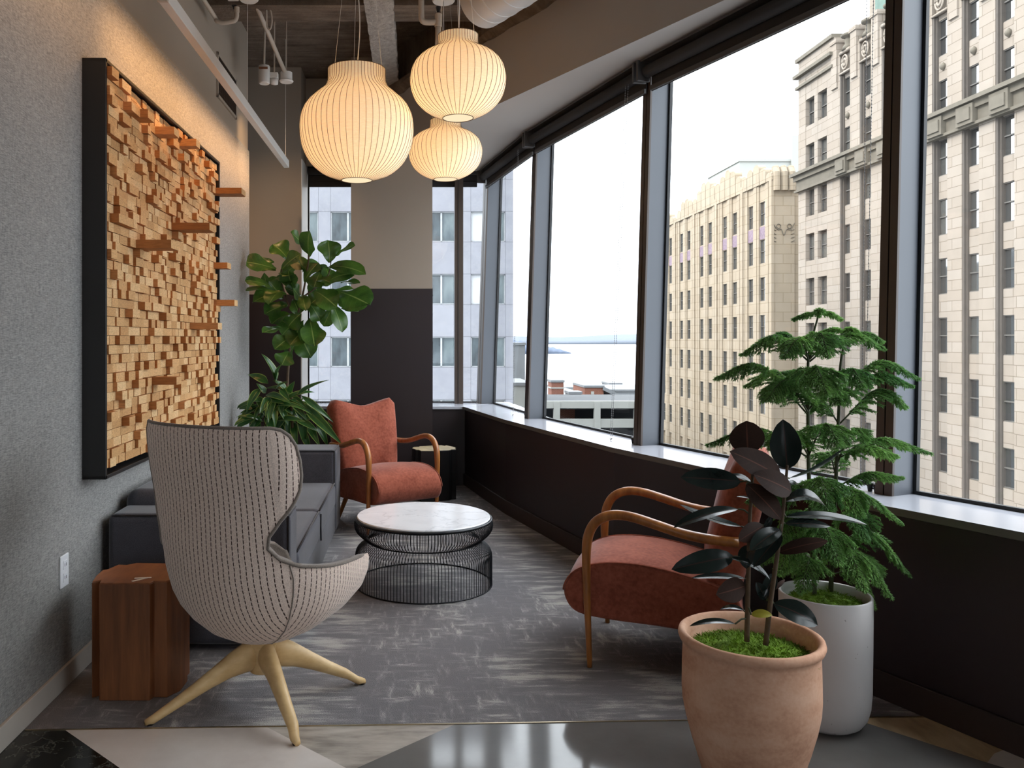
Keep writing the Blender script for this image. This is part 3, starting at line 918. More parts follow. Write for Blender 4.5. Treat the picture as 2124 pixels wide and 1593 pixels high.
# ---------------------------------------------------------------- coffee table
t = thing('coffee_table', 'round coffee table with white marble top on a black wire base', 'coffee table', (.055, 4.55, 0))
mb = MB(); mb.lathe([(.0, .358), (.36, .358), (.368, .362), (.370, .370), (.366, .375), (.0, .376)], n=96); mb.build('table_top', M['marble'], t, smooth=True, angle=50)
mb = MB(); mb.ring((0, 0, .360), .376, .0065, 96); mb.ring((0, 0, .004), .378, .004, 96, 6); mb.ring((0, 0, .245), .315, .004, 96); mb.ring((0, 0, .352), .366, .004, 96)
mb.build('rim_ring', M['black_metal'], t, smooth=True)
prof = spline([(.372, 0, .358), (.383, 0, .335), (.376, 0, .30), (.345, 0, .268), (.316, 0, .245), (.335, 0, .222), (.365, 0, .198), (.377, 0, .165), (.378, 0, .10), (.378, 0, .004)], 22)
NW = 132
mb = MB()
for k in range(NW):
    a = 2 * PI * k / NW; c, s = math.cos(a), math.sin(a)
    mb.tube([(p.x * c, p.x * s, p.z) for p in prof], .0022, 4, cap=False)
tag(mb.build('wire_cage', M['black_metal'], t, smooth=True), kind='stuff')


# ---------------------------------------------------------------- armchairs
def build_armchair(label, loc, fdir):
    t = thing('armchair', label, 'armchair', loc, math.atan2(-fdir[0], fdir[1]), 'rust velvet armchairs')
    # seat: side outline swept across the width with a crowned top
    ol = spline([(-.30, .355), (-.12, .405), (.06, .432), (.22, .425), (.325, .385), (.372, .318), (.362, .255), (.315, .212), (.2, .197), (0, .192), (-.30, .188), (-.325, .27), (-.30, .355)] if False else
                [Vector((0, y, z)) for y, z in ((-.30, .355), (-.12, .405), (.06, .432), (.22, .425), (.325, .385), (.372, .318), (.362, .255), (.315, .212), (.2, .197), (0, .192), (-.30, .188), (-.325, .27), (-.30, .355))], 49)[:-1]
    rings = []
    for x, ins, cr in ((-.256, .03, 0), (-.262, .014, 0), (-.258, .002, .0), (-.24, 0, .003), (-.15, 0, .012), (0, 0, .018), (.15, 0, .012), (.24, 0, .003), (.258, .002, 0), (.262, .014, 0), (.256, .03, 0)):
        r = []
        for p in ol:
            cy, cz = .03, .3
            dy, dz = p.y - cy, p.z - cz
            L = math.hypot(dy, dz); k = (L - ins) / L
            r.append((x, cy + dy * k, cz + dz * k + (cr if p.z > .34 else 0)))
        rings.append(r)
    mb = MB(); mb.loft(rings); mb.build('seat', M['velvet'], t, smooth=True)
    # welt along the seat sides
    for s in (-1, 1):
        mb = MB(); mb.tube([(s * .259, p.y, p.z) for p in ol[:22]], .004, 6); mb.build('seat_welt', M['velvet'], t, smooth=True)
    # backrest: scalloped panel leaning back
    nx, nz = 14, 12
    base, top = Vector((0, -.215, .30)), Vector((0, -.345, .87))
    ax = (top - base); nrm = Vector((0, ax.z, -ax.y)).normalized()          # towards the sitter
    H = ax.length; ax = ax.normalized()

    def edge_h(x):
        u = abs(x)
        return H + .028 * (math.sin(min(u, 1) * PI * .5) ** 2) - .030 * (1 - u) - (.05 * max(0, (u - .86) / .14) ** 2)

    def hw(v):
        return .225 + .05 * v + .012 * math.sin(v * PI)
    # closed surface: front sheet + back sheet with rounded rim
    M2 = 26
    rings = []
    for k, (dep, sc) in enumerate(((-.075, .90), (-.088, .965), (-.06, 1.0), (-.02, 1.005), (.02, .99), (.042, .95), (.052, .88))):
        ring = []
        for q in range(60):
            # walk round the outline
            u = q / 60.0 * 4
            if u < 1: X, V = -1 + 2 * u, 0
            elif u < 2: X, V = 1, u - 1
            elif u < 3: X, V = 1 - 2 * (u - 2), 1
            else: X, V = -1, 1 - (u - 3)
            xx = X * hw(V) * (1 if abs(X) < 1 else 1)
            hh = V * edge_h(X)
            # shrink about the middle for the rounded rim
            xx *= sc; hh = H * .5 + (hh - H * .5) * (1 - (1 - sc) * .55)
            curve = .02 * (1 - X * X) * -1
            p = base + ax * hh + nrm * (dep + curve * .8) + Vector((xx, 0, 0))
            ring.append(p)
        rings.append(ring)
    mb = MB(); ids = mb.loft(rings, True, False)
    for r, flip, push in ((0, True, -.012), (len(rings) - 1, False, .022)):
        c = sum((Vector(mb.v[i]) for i in ids[r]), Vector()) / 60
        mids = []
        for i in ids[r]:
            p = Vector(mb.v[i]); mids.append(mb.vert(c + (p - c) * .55 + nrm * push))
        ci = mb.vert(c + nrm * push * 1.15)
        for k in range(60):
            f1 = (ids[r][k], ids[r][(k + 1) % 60], mids[(k + 1) % 60], mids[k]); f2 = (mids[k], mids[(k + 1) % 60], ci)
            mb.face(tuple(reversed(f1)) if flip else f1); mb.face(tuple(reversed(f2)) if flip else f2)
    mb.build('backrest', M['velvet'], t, smooth=True)
    for s in (-1, 1):
        x = s * .283
        path = spline([Vector((x, y, z)) for y, z in ((.262, 0), (.268, .16), (.274, .32), (.276, .45), (.268, .54), (.235, .602), (.175, .632), (.10, .632), (.0, .607), (-.10, .58), (-.20, .566), (-.31, .562))], 44)
        mb = MB(); mb.tube(path, lambda u: .0115 + .0105 * min(1, u / .34), 12, flat=.92, up=(1, 0, 0))
        mb.build('armrest', M['arm_wood'], t, smooth=True)
        mb = MB(); mb.tube(spline([Vector((s * .20, -.20, .20)), Vector((s * .215, -.25, .1)), Vector((s * .225, -.30, 0))], 8), lambda u: .02 - .009 * u, 10)
        mb.build('leg', M['arm_wood'], t, smooth=True)
    return t


build_armchair('rust velvet armchair with bent wood arms by the column and potted plants', (-.215, 6.03, 0), (math.sin(math.radians(32)), -math.cos(math.radians(32))))
build_armchair('rust velvet armchair with bent wood arms below the windows behind the terracotta pot', (1.070, 3.55, 0), (-.936, .351))

# ---------------------------------------------------------------- egg chair
TH = math.radians(28)
t = thing('swivel_egg_chair', 'cream pinstriped high back swivel chair on a pale four star wooden base', 'swivel chair', (-.56, 3.05, 0), -TH)
# local: +y forward, +x the sitter's right
zs = [.240, .262, .30, .35, .40, .45, .49, .52, .54, .552, .560, .572, .59, .62, .66, .70, .75, .80, .85, .90, .95, 1.0, 1.035, 1.055, 1.062]
Aw = [.06, .13, .205, .270, .310, .332, .342, .346, .348, .348, .348, .348, .347, .345, .343, .339, .335, .331, .328, .325, .322, .319, .315, .309, .303]
Bk = [.06, .13, .200, .250, .285, .305, .312, .316, .316, .315, .314, .312, .306, .294, .275, .255, .232, .212, .196, .184, .175, .167, .162, .157, .152]
Fr = [.06, .16, .290, .395, .455, .472, .468, .455, .445, .437, .43, .41, .37, .34, .31, .29, .27, .25, .24, .23, .22, .21, .20, .20, .20]
Cc = [0, 0, .0, -.002, -.004, -.008, -.012, -.017, -.022, -.025, -.027, -.031, -.038, -.055, -.078, -.100, -.126, -.150, -.172, -.192, -.208, -.220, -.228, -.231, -.232]
Ph = [178, 174, 166, 158, 157, 154, 148, 138, 124, 110, 97, 80, 61, 50, 44, 46, 55, 67, 78, 85, 88, 86, 80, 72, 62]


def shell(s, z):
    ph = math.radians(interp(zs, Ph, z)) * s
    a, b, f, c = (interp(zs, q, z) for q in (Aw, Bk, Fr, Cc))
    cs, sn = math.cos(ph), math.sin(ph)
    if cs > 0:
        return Vector((a * sn, c - b * cs, z)), ph, a
    return Vector((a * math.copysign(abs(sn) ** .6, sn), c - f * cs * (.75 + .25 * abs(cs)), z)), ph, a


zz = spline([Vector((0, 0, q)) for q in zs], 73)
mb = MB(); NS = 120; ids = []
for j, q in enumerate(zz):
    z = q.z; row = []
    for k in range(NS + 1):
        s = -1 + 2 * k / NS
        p, ph, a = shell(s, z)
        # the back panel's stripes run straight up, the side panels' follow the arm
        sm = interp([.24, .4, .55, .66, .8, 1.06], [.9, .93, .97, .93, .98, 1.05], z)
        u = p.x if abs(ph) < sm else math.copysign(p.y * .96 + .10 * z, ph) + .4
        row.append(mb.vert(p, (u + 5, z + .001)))
    ids.append(row)
for j in range(len(zz) - 1):
    for k in range(NS):
        mb.face((ids[j][k], ids[j][k + 1], ids[j + 1][k + 1], ids[j + 1][k]))
ob = mb.build('shell', [M['stripe'], M['egg_inner']], t, smooth=True)
so = ob.modifiers.new('thick', 'SOLIDIFY'); so.thickness = .042; so.offset = -1; so.material_offset = 1; so.material_offset_rim = 1; so.use_rim = True
ed = [shell(-1, q.z)[0] for q in zz[24:]] + [shell(-1 + 2 * k / 40, zs[-1])[0] for k in range(1, 40)] + [shell(1, q.z)[0] for q in reversed(zz[24:])]
mb = MB(); mb.tube(ed, .006, 8); mb.build('edge_piping', M['egg_inner'], t, smooth=True)
for s0 in (-1, 1):
    pth = []
    for q in zz[1:]:
        z = q.z; sm = interp([.24, .4, .55, .66, .8, 1.06], [.9, .93, .97, .93, .98, 1.05], z); lim = math.radians(interp(zs, Ph, z))
        if sm > lim * .985 or (s0 > 0 and z > .6): continue
        p, ph, a = shell(s0 * sm / lim, z); pth.append(p + Vector((p.x, p.y, 0)).normalized() * .0008)
    mb = MB(); mb.tube(pth, .0022, 6); mb.build('side_seam', M['egg_inner'], t, smooth=True)
mb = MB(); mb.lathe([(0, .34), (.17, .345), (.22, .36), (.24, .39), (.23, .42), (.18, .44), (0, .45)], n=40)
cu = mb.build('seat_cushion', M['egg_inner'], t, smooth=True)
# four star base, arms pointing where they do in the photograph (local angles)
mb = MB(); mb.lathe([(.0, .262), (.062, .258), (.06, .235), (.05, .21), (.045, .15), (.048, .12), (.0, .118)], n=24); mb.build('hub', M['pale_wood'], t, smooth=True, angle=50)
for wx, wy in ((-.936, 2.866), (-.387, 2.722), (-.195, 3.215), (-.75, 3.40)):
    dw = Vector((wx + .56, wy - 3.05, 0))
    d = Vector((dw.x * math.cos(TH) - dw.y * math.sin(TH), dw.x * math.sin(TH) + dw.y * math.cos(TH), 0))
    R = d.length; d.normalize(); sd = Vector((-d.y, d.x, 0))
    rings = []
    for u, zc, hh, ww in ((.0, .185, .058, .030), (.06, .182, .058, .032), (.12, .160, .046, .029), (.19, .124, .034, .026), (.26, .086, .026, .023), (.33, .050, .020, .020), (R - .025, .0175, .0165, .017), (R + .004, .010, .0095, .011)):
        c = d * u + Vector((0, 0, zc))
        rings.append([c + sd * (ww * math.cos(2 * PI * k / 14)) + Vector((0, 0, hh * math.sin(2 * PI * k / 14))) for k in range(14)])
    mb = MB(); mb.loft(rings); lg = mb.build('leg', M['pale_wood'], t, smooth=True)
    mb = MB(); mb.lathe([(.0, 0), (.012, 0), (.012, .006), (0, .006)], d * (R - .012), 12); mb.build('glide', M['black'], lg)
# ================================================================ plants
def leaf(mb, base, tip, width, nrm, shape='oval', bend=.08, fold=.12, wav=0.0, nu=10, nv=6, mi=0, twist=0):
    base, tip = Vector(base), Vector(tip)
    ax = tip - base; L = ax.length; ax.normalize()
    sd = ax.cross(Vector(nrm))
    if sd.length < 1e-4: sd = ax.orthogonal()
    sd.normalize(); n = sd.cross(ax).normalized()
    ph = random.uniform(0, 6)
    ids = []
    for i in range(nu + 1):
        u = i / nu
        if shape == 'oval': w = max(.02, math.sin(PI * min(1, u ** .92)) ** .62)
        elif shape == 'fig': w = max(.03, (math.sin(PI * u ** 1.25) ** .6) * (.62 + .45 * u) * (1 - .16 * math.exp(-((u - .36) / .12) ** 2)))
        else: w = max(.02, min(1, (u / .22) ** .8) * (1 - max(0, (u - .3) / .7) ** 1.7))
        w *= width / 2
        tw = twist * (u - .5)
        s2 = sd * math.cos(tw) + n * math.sin(tw); n2 = n * math.cos(tw) - sd * math.sin(tw)
        c = base + ax * (L * u) + n * (bend * L * 4 * u * (1 - u))
        row = []
        for j in range(nv + 1):
            s = -1 + 2 * j / nv
            q = c + s2 * (w * s) + n2 * (fold * w * abs(s) + wav * width * math.sin(u * 9 + ph + (2 if s > 0 else 0)) * s * s)
            row.append(mb.vert(q, (2 + s, u)))
        ids.append(row)
    for i in range(nu):
        for j in range(nv):
            mb.face((ids[i][j], ids[i][j + 1], ids[i + 1][j + 1], ids[i + 1][j]), mi)


def clampwall(mb):
    """leaf tips bend along the fabric wall instead of passing through it"""
    for k, v in enumerate(mb.v):
        if v[1] < 6.82 and v[0] < WX + .05:
            mb.v[k] = (WX + .05 + (v[0] - WX - .05) * .12, v[1], v[2])


def jit(a): return Vector((random.uniform(-a, a), random.uniform(-a, a), random.uniform(-a, a)))


def moss_mound(R, z, h, n, parent, seed, mat='moss'):
    random.seed(seed)
    mb = MB()
    prof = [(R * k / 8, z + h * (1 - (k / 8) ** 2)) for k in range(9)]
    ids = []
    for r, zz_ in prof:
        ids.append([mb.vert((r * math.cos(2 * PI * k / 40), r * math.sin(2 * PI * k / 40), zz_ + random.uniform(-.006, .006))) for k in range(40)])
    for a in range(8):
        for b in range(40):
            mb.face((ids[a][b], ids[a + 1][b], ids[a + 1][(b + 1) % 40], ids[a][(b + 1) % 40]))
    for k in range(n):
        r = R * math.sqrt(random.random()) * .99; a = random.uniform(0, 2 * PI)
        b = Vector((r * math.cos(a), r * math.sin(a), z + h * (1 - (r / R) ** 2) - .002))
        d = Vector((random.uniform(-1, 1), random.uniform(-1, 1), random.uniform(.25, 1.1))).normalized()
        L = random.uniform(.010, .026); s = d.orthogonal().normalized() * .0011
        mid = b + d * L * .6 + jit(.002); tip = b + d * L + Vector((d.x, d.y, -.3)) * L * .25
        i = [mb.vert(q) for q in (b - s, b + s, mid + s, tip, mid - s)]
        mb.face(i)
    return tag(mb.build('moss', M[mat], parent), kind='stuff')


# ------------------------------------------------ rubber plant in the terracotta pot
PD = 2.50
pc = P(1556, 1310, PD); pc.z = 0
t = thing('potted_rubber_plant', 'dark leaved rubber plant in a round terracotta pot with bright moss', 'potted plant', pc)
o = t.location.copy()
HR = EYE - (1316 - CY) * PD / S
mb = MB()
mb.lathe([(0, 0), (.128, 0), (.136, .012), (.15, .06), (.170, .125), (.187, .19), (.1965, .24), (.199, .28), (.1975, .36), (.196, HR - .04), (.198, HR - .028), (.206, HR - .022), (.210, HR - .010), (.207, HR + .002), (.200, HR + .006), (.190, HR + .002), (.184, HR - .012), (.180, HR - .03), (.180, HR - .07), (.15, HR - .08), (0, HR - .08)], n=96)
mb.build('pot', M['terracotta'], t, smooth=True)
moss_mound(.179, HR - .058, .022, 4200, t, 5)
Z = Vector((0, 0, 1))
stems = [[(1549, 1330, 0), (1551, 1240, .0), (1553, 1150, -.01), (1555, 1080, -.01), (1560, 1000, -.01), (1562, 935, -.01)],
         [(1588, 1338, -.03), (1598, 1250, -.02), (1611, 1160, -.02), (1622, 1080, -.02), (1629, 1010, -.02), (1633, 965, -.02)]]
for sp_ in stems:
    mb = MB(); mb.tube(spline([P(x, y, PD + d) for x, y, d in sp_], 26), lambda u: .0085 - .0045 * u, 8); mb.build('stem', M['bark'], t, o, smooth=True)
# (base x, y, tip x, y, width px, base depth, tip depth, normal, material, bend, fold)
cam = Vector((-.35, -1, .1))
RL = [
    (1552, 943, 1548, 873, 62, .0, -.02, (.2, 1, .1), 1, .02, .05), (1633, 973, 1624, 870, 54, .0, -.02, (-.4, -1, .2), 0, .04, .22),
    (1621, 992, 1514, 936, 52, -.02, -.07, (.3, -1, .25), 1, .06, .06), (1537, 999, 1412, 990, 42, .0, -.02, (.1, -1, .5), 0, .03, .1),
    (1642, 1020, 1563, 984, 46, -.03, -.08, (.3, -1, .3), 1, .06, .1), (1560, 1002, 1514, 984, 14, .02, .02, (0, -.6, .8), 0, .1, .1),
    (1548, 1004, 1620, 1078, 46, -.02, -.09, (.3, -1, .1), 1, .05, .1), (1630, 1040, 1712, 1050, 46, -.02, -.04, (-.1, -.3, 1), 0, .22, .2),
    (1637, 992, 1750, 930, 13, .0, .06, (-.3, -.2, 1), 0, -.06, .2), (1630, 1072, 1798, 1088, 30, .0, -.03, (.1, -.35, 1), 0, .06, .15),
    (1628, 1086, 1722, 1092, 26, -.02, -.06, (0, -.5, .9), 0, .04, .15), (1531, 1056, 1397, 1095, 30, .0, -.03, (-.1, -.4, 1), 0, .06, .25),
    (1538, 1092, 1411, 1047, 26, .03, .06, (0, -.35, 1), 0, -.06, .25), (1522, 1154, 1393, 1181, 42, .0, -.02, (-.1, -1, .45), 0, .10, .08),
    (1546, 1200, 1435, 1199, 20, .0, .0, (0, -.3, 1), 0, .03, .3), (1546, 1215, 1485, 1233, 44, .0, -.05, (-.1, -1, .15), 1, .05, .1),
    (1604, 1252, 1696, 1297, 42, -.02, -.05, (.2, -1, .5), 0, .12, .2), (1543, 1266, 1493, 1265, 15, .02, .06, (0, -.4, 1), 0, .14, .2),
    (1525, 1294, 1430, 1299, 16, -.03, -.02, (0, -.35, 1), 0, .10, .2), (1584, 1090, 1532, 1122, 34, -.02, -.07, (-.2, -1, .4), 1, .05, .1),
    (1618, 1098, 1556, 1143, 34, -.04, -.10, (-.3, -.6, .7), 0, .05, .3), (1621, 1108, 1563, 1176, 30, -.03, -.07, (-.5, -.7, .4), 0, .04, .3),
    (1613, 1146, 1718, 1122, 27, -.02, -.05, (0, -.8, .6), 1, .08, .1), (1514, 1157, 1597, 1202, 17, -.02, -.04, (0, -.5, .8), 0, .14, .2),
    (1558, 1275, 1602, 1276, 17, -.03, -.05, (0, -.7, .7), 2, .10, .2), (1590, 1245, 1568, 1208, 22, .01, .0, (0, -1, .3), 0, .05, .2),
    (1586, 1096, 1602, 1068, 12, -.02, -.03, (0, -1, .2), 0, .02, .3), (1556, 1034, 1527, 1030, 9, .02, .05, (0, -.3, 1), 0, .05, .2),
    (1632, 1004, 1661, 1012, 16, .02, .05, (0, -.5, 1), 0, .15, .2), (1600, 1225, 1628, 1202, 8, .0, .02, (0, -1, .4), 1, .1, .2),
    (1554, 1130, 1548, 1180, 30, .0, -.03, (-.6, -.7, .2), 0, .1, .3), (1606, 1190, 1584, 1238, 24, .02, .0, (-.3, -1, .2), 0, .08, .2),
]
mb = MB(); mbs = MB()
for bx_, by_, tx_, ty_, w, d0, d1, nr, mi, bd, fo in RL:
    b, e = P(bx_, by_, PD + d0), P(tx_, ty_, PD + d1)
    leaf(mb, b, e, w * 1.12 * PD / S, nr, 'oval', bd, fo, .01, 12, 6, mi)
    # stalk back to the nearest stem
    best = min((spline([P(x, y, PD + d) for x, y, d in s_], 20) for s_ in stems), key=lambda s_: min((q - b).length for q in s_))
    q = min(best, key=lambda q: (q - b).length + .15 * max(0, q.z - b.z))
    if .005 < (q - b).length < .2: mbs.tube([q, (q + b) / 2 + Vector((0, 0, .006)), b], .0028, 5)
mb.build('foliage', [M['rubber_leaf'], M['rubber_back'], M['yellow_leaf']], t, o, smooth=True)
mbs.build('leaf_stalks', M['needle_stem'], t, o, smooth=True)

# ------------------------------------------------ norfolk pine in the white planter
ND = 2.90
pc = P(1711, 1290, ND - .02); pc.z = 0
t = thing('potted_norfolk_pine', 'tall feathery green pine in a pale grey planter by the window wall', 'potted plant', pc)
o = t.location.copy()
HW = EYE - (1228 - CY) * (ND - .02) / S
mb = MB()
mb.lathe([(0, 0), (.075, 0), (.098, .006), (.118, .02), (.134, .045), (.143, .08), (.147, .13), (.149, .3), (.150, HW - .004), (.147, HW), (.141, HW - .003), (.138, HW - .02), (.138, HW - .04), (0, HW - .04)], n=96)
mb.build('planter', M['white_pot'], t, smooth=True)
moss_mound(.137, HW - .045, .03, 1500, t, 6)
tr1 = spline([P(x, y, ND) for x, y in ((1690, 1250), (1684, 1120), (1678, 990), (1676, 863), (1676, 758), (1682, 713), (1700, 645))], 50)
tr2 = spline([P(x, y, ND + .06) for x, y in ((1722, 1250), (1728, 1120), (1734, 992), (1740, 845), (1744, 750), (1761, 683))], 50)
for tr in (tr1, tr2):
    mb = MB(); mb.tube(tr, lambda u: .009 - .006 * u, 8); mb.build('trunk', M['needle_stem'], t, o, smooth=True)
nm_ = MB(); st_ = MB()


def needles(p0, p1, L, n, spread=.9):
    ax = (p1 - p0); l = ax.length
    if l < 1e-5: return
    ax.normalize(); a = ax.orthogonal().normalized(); b = ax.cross(a)
    for k in range(n):
        q = p0 + ax * (l * (k + random.random()) / n)
        an = random.uniform(0, 2 * PI)
        r = a * math.cos(an) + b * math.sin(an)
        d = (r * spread + ax * .75).normalized()
        s = ax.cross(r).normalized() * .0013
        m_ = q + d * (L * .55) - Vector((0, 0, .0006)); e_ = q + d * L + ax * (L * .25)
        i = [nm_.vert(q - s), nm_.vert(q + s), nm_.vert(m_ + s), nm_.vert(e_), nm_.vert(m_ - s)]
        nm_.face(i)


def branch(pts, blen, nb=15, droop=.35, start=.12):
    pts = spline(pts, 22)
    L = sum((pts[k + 1] - pts[k]).length for k in range(21))
    st_.tube(pts, lambda u: .0034 - .0022 * u, 5)
    for k in range(7, 21): needles(pts[k], pts[k + 1], .008, 12)
    for k in range(nb):
        u = start + (1 - start) * (k + .5) / nb
        i = min(20, int(u * 21)); q = pts[i].lerp(pts[i + 1], u * 21 - i)
        tan = (pts[i + 1] - pts[i]).normalized()
        side = tan.cross(Vector((0, 0, 1)))
        side = side.normalized() if side.length > .05 else Vector((1, 0, 0))
        for sg in (-1, 1):
            l = blen * (math.sin(PI * min(1, .18 + u * .86)) ** .8 * .9 + .12) * random.uniform(.8, 1.15)
            d = (side * sg * .72 + tan * .62 - Vector((0, 0, droop)) + jit(.12)).normalized()
            m1 = q + d * l * .5; d2 = (d + Vector((0, 0, -.55)) + tan * .2).normalized(); e = m1 + d2 * l * .5
            st_.tube([q, m1, e], [.0016, .0013, .0007], 3, cap=False)
            needles(q, m1, .0115, max(8, int(l / 2 / .0011))); needles(m1, e, .0105, max(8, int(l / 2 / .0011)))


random.seed(11)
BR = [  # pixel polylines with depth offsets: base, mid, tip, branchlet length
    ([(1699, 648, 0), (1672, 650, 0), (1645, 662, -.01)], .03, 8), ([(1699, 648, 0), (1722, 648, 0), (1746, 662, .01)], .03, 8), ([(1699, 650, 0), (1700, 641, -.03), (1697, 655, -.06)], .025, 6),
    ([(1678, 750, 0), (1610, 696, -.04), (1537, 735, -.06)], .09, 15), ([(1678, 745, 0), (1630, 690, .05), (1585, 715, .08)], .08, 13), ([(1677, 748, 0), (1660, 700, -.12), (1625, 740, -.2)], .09, 14),
    ([(1679, 745, 0), (1725, 698, -.05), (1735, 712, -.10)], .07, 12), ([(1679, 750, 0), (1760, 690, .0), (1835, 722, .0)], .085, 16), ([(1679, 745, 0), (1700, 690, -.1), (1718, 740, -.18)], .08, 13),
    ([(1760, 688, .06), (1730, 680, .06), (1700, 690, .05)], .035, 9), ([(1760, 690, .06), (1800, 690, .06), (1832, 708, .06)], .045, 10), ([(1760, 688, .06), (1765, 680, .02), (1772, 695, -.02)], .04, 8),
    ([(1676, 860, 0), (1575, 757, -.05), (1484, 783, -.08)], .10, 17), ([(1676, 850, 0), (1610, 770, .06), (1545, 800, .1)], .09, 15), ([(1676, 850, 0), (1690, 760, -.16), (1715, 815, -.26)], .13, 18),
    ([(1676, 855, 0), (1630, 790, -.14), (1590, 830, -.22)], .11, 16), ([(1676, 850, 0), (1730, 800, -.08), (1742, 835, -.14)], .10, 14), ([(1676, 850, 0), (1650, 770, .1), (1640, 790, .16)], .09, 12),
    ([(1742, 810, .06), (1825, 748, .03), (1907, 785, .02)], .075, 17), ([(1741, 840, .06), (1820, 775, .0), (1893, 800, -.02)], .08, 16), ([(1740, 880, .06), (1820, 808, .02), (1880, 842, .0)], .10, 16),
    ([(1742, 815, .06), (1700, 775, .1), (1660, 790, .14)], .08, 13), ([(1742, 815, .06), (1765, 765, -.06), (1790, 800, -.14)], .09, 13), ([(1740, 880, .06), (1705, 830, .1), (1690, 850, .14)], .08, 12),
    ([(1677, 950, 0), (1575, 888, -.03), (1466, 922, -.05)], .085, 17), ([(1677, 950, 0), (1600, 900, .07), (1560, 925, .12)], .085, 14), ([(1677, 945, 0), (1640, 890, -.12), (1600, 930, -.2)], .10, 14),
    ([(1677, 945, 0), (1710, 880, -.12), (1740, 920, -.2)], .11, 15), ([(1738, 945, .06), (1830, 908, .02), (1932, 940, .0)], .075, 17), ([(1738, 950, .06), (1800, 925, -.05), (1862, 945, -.08)], .08, 15),
    ([(1737, 960, .06), (1770, 890, -.02), (1800, 910, -.06)], .08, 12), ([(1736, 1010, .06), (1800, 980, .02), (1873, 990, .0)], .07, 14), ([(1736, 1000, .06), (1720, 940, .12), (1700, 960, .16)], .08, 12),
    ([(1680, 1040, 0), (1610, 1005, .03), (1550, 1040, .04)], .09, 14), ([(1680, 1040, 0), (1700, 990, -.15), (1720, 1060, -.24)], .12, 16), ([(1732, 1040, .06), (1800, 1030, .0), (1872, 1086, -.02)], .075, 15),
    ([(1680, 1040, 0), (1640, 1000, -.12), (1600, 1050, -.18)], .1, 14), ([(1732, 1040, .06), (1760, 1010, -.08), (1790, 1070, -.14)], .1, 14), ([(1730, 1060, .06), (1690, 1050, .12), (1650, 1080, .16)], .09, 12),
    ([(1684, 1140, 0), (1620, 1110, .02), (1570, 1170, .02)], .10, 15), ([(1684, 1130, 0), (1710, 1090, -.16), (1740, 1170, -.25)], .12, 16), ([(1728, 1130, .06), (1810, 1105, .0), (1887, 1192, -.04)], .11, 19),
    ([(1728, 1150, .06), (1790, 1150, -.06), (1850, 1240, -.12)], .10, 17), ([(1684, 1140, 0), (1650, 1110, -.13), (1615, 1190, -.2)], .11, 15), ([(1728, 1150, .06), (1760, 1140, -.10), (1795, 1225, -.18)], .1, 15),
    ([(1684, 1160, 0), (1660, 1150, .1), (1620, 1190, .16)], .1, 13), ([(1690, 1190, 0), (1680, 1160, -.1), (1660, 1230, -.17)], .09, 12), ([(1725, 1190, .06), (1780, 1190, .02), (1815, 1262, -.02)], .07, 13),
    ([(1728, 1090, .06), (1770, 1060, -.03), (1800, 1120, -.08)], .1, 14), ([(1684, 1090, 0), (1655, 1060, -.1), (1620, 1120, -.16)], .1, 13),
]
for pl, bl, nb in BR:
    branch([P(x, y, ND + d) for x, y, d in pl], bl * .9, int(nb * 1.5))
nm_.build('needles', M['needle'], t, o)
st_.build('branches', M['needle_stem'], t, o, smooth=True)

# ------------------------------------------------ fiddle leaf fig in the far corner
FD = 6.55


def C6(x, y, d=0): return P(400 + x / 3.034, 400 + y / 3.034, FD + d)


base = C6(600, 1150); base.z = 0; base.x = -1.05; base.y = 6.74
t = thing('potted_fiddle_leaf_fig', 'tall fiddle leaf fig with broad glossy leaves in the far corner', 'potted plant', base)
o = t.location.copy()
mb = MB(); mb.lathe([(0, 0), (.15, 0), (.16, .01), (.19, .40), (.192, .42), (.18, .42), (.175, .39), (0, .39)], n=48); mb.build('planter', M['black_stump'], t, smooth=True, angle=40)
mb = MB(); mb.lathe([(.176, .385), (.1, .395), (0, .40)], n=32); mb.build('soil', M['soil'], t)
trunks = [spline([Vector((base.x, base.y, .38)), C6(592, 1300), C6(600, 1100), C6(612, 950), C6(650, 800), C6(690, 650), C6(725, 450), C6(730, 380)], 50),
          spline([C6(650, 800), C6(600, 700), C6(560, 560), C6(560, 470)], 30), spline([C6(685, 660), C6(770, 600), C6(850, 520), C6(870, 430)], 30)]
mb = MB()
for k, tr in enumerate(trunks): mb.tube(tr, (lambda u: .013 - .007 * u) if k == 0 else (lambda u: .007 - .003 * u), 8)
mb.build('trunk', M['bark'], t, o, smooth=True)
random.seed(4)
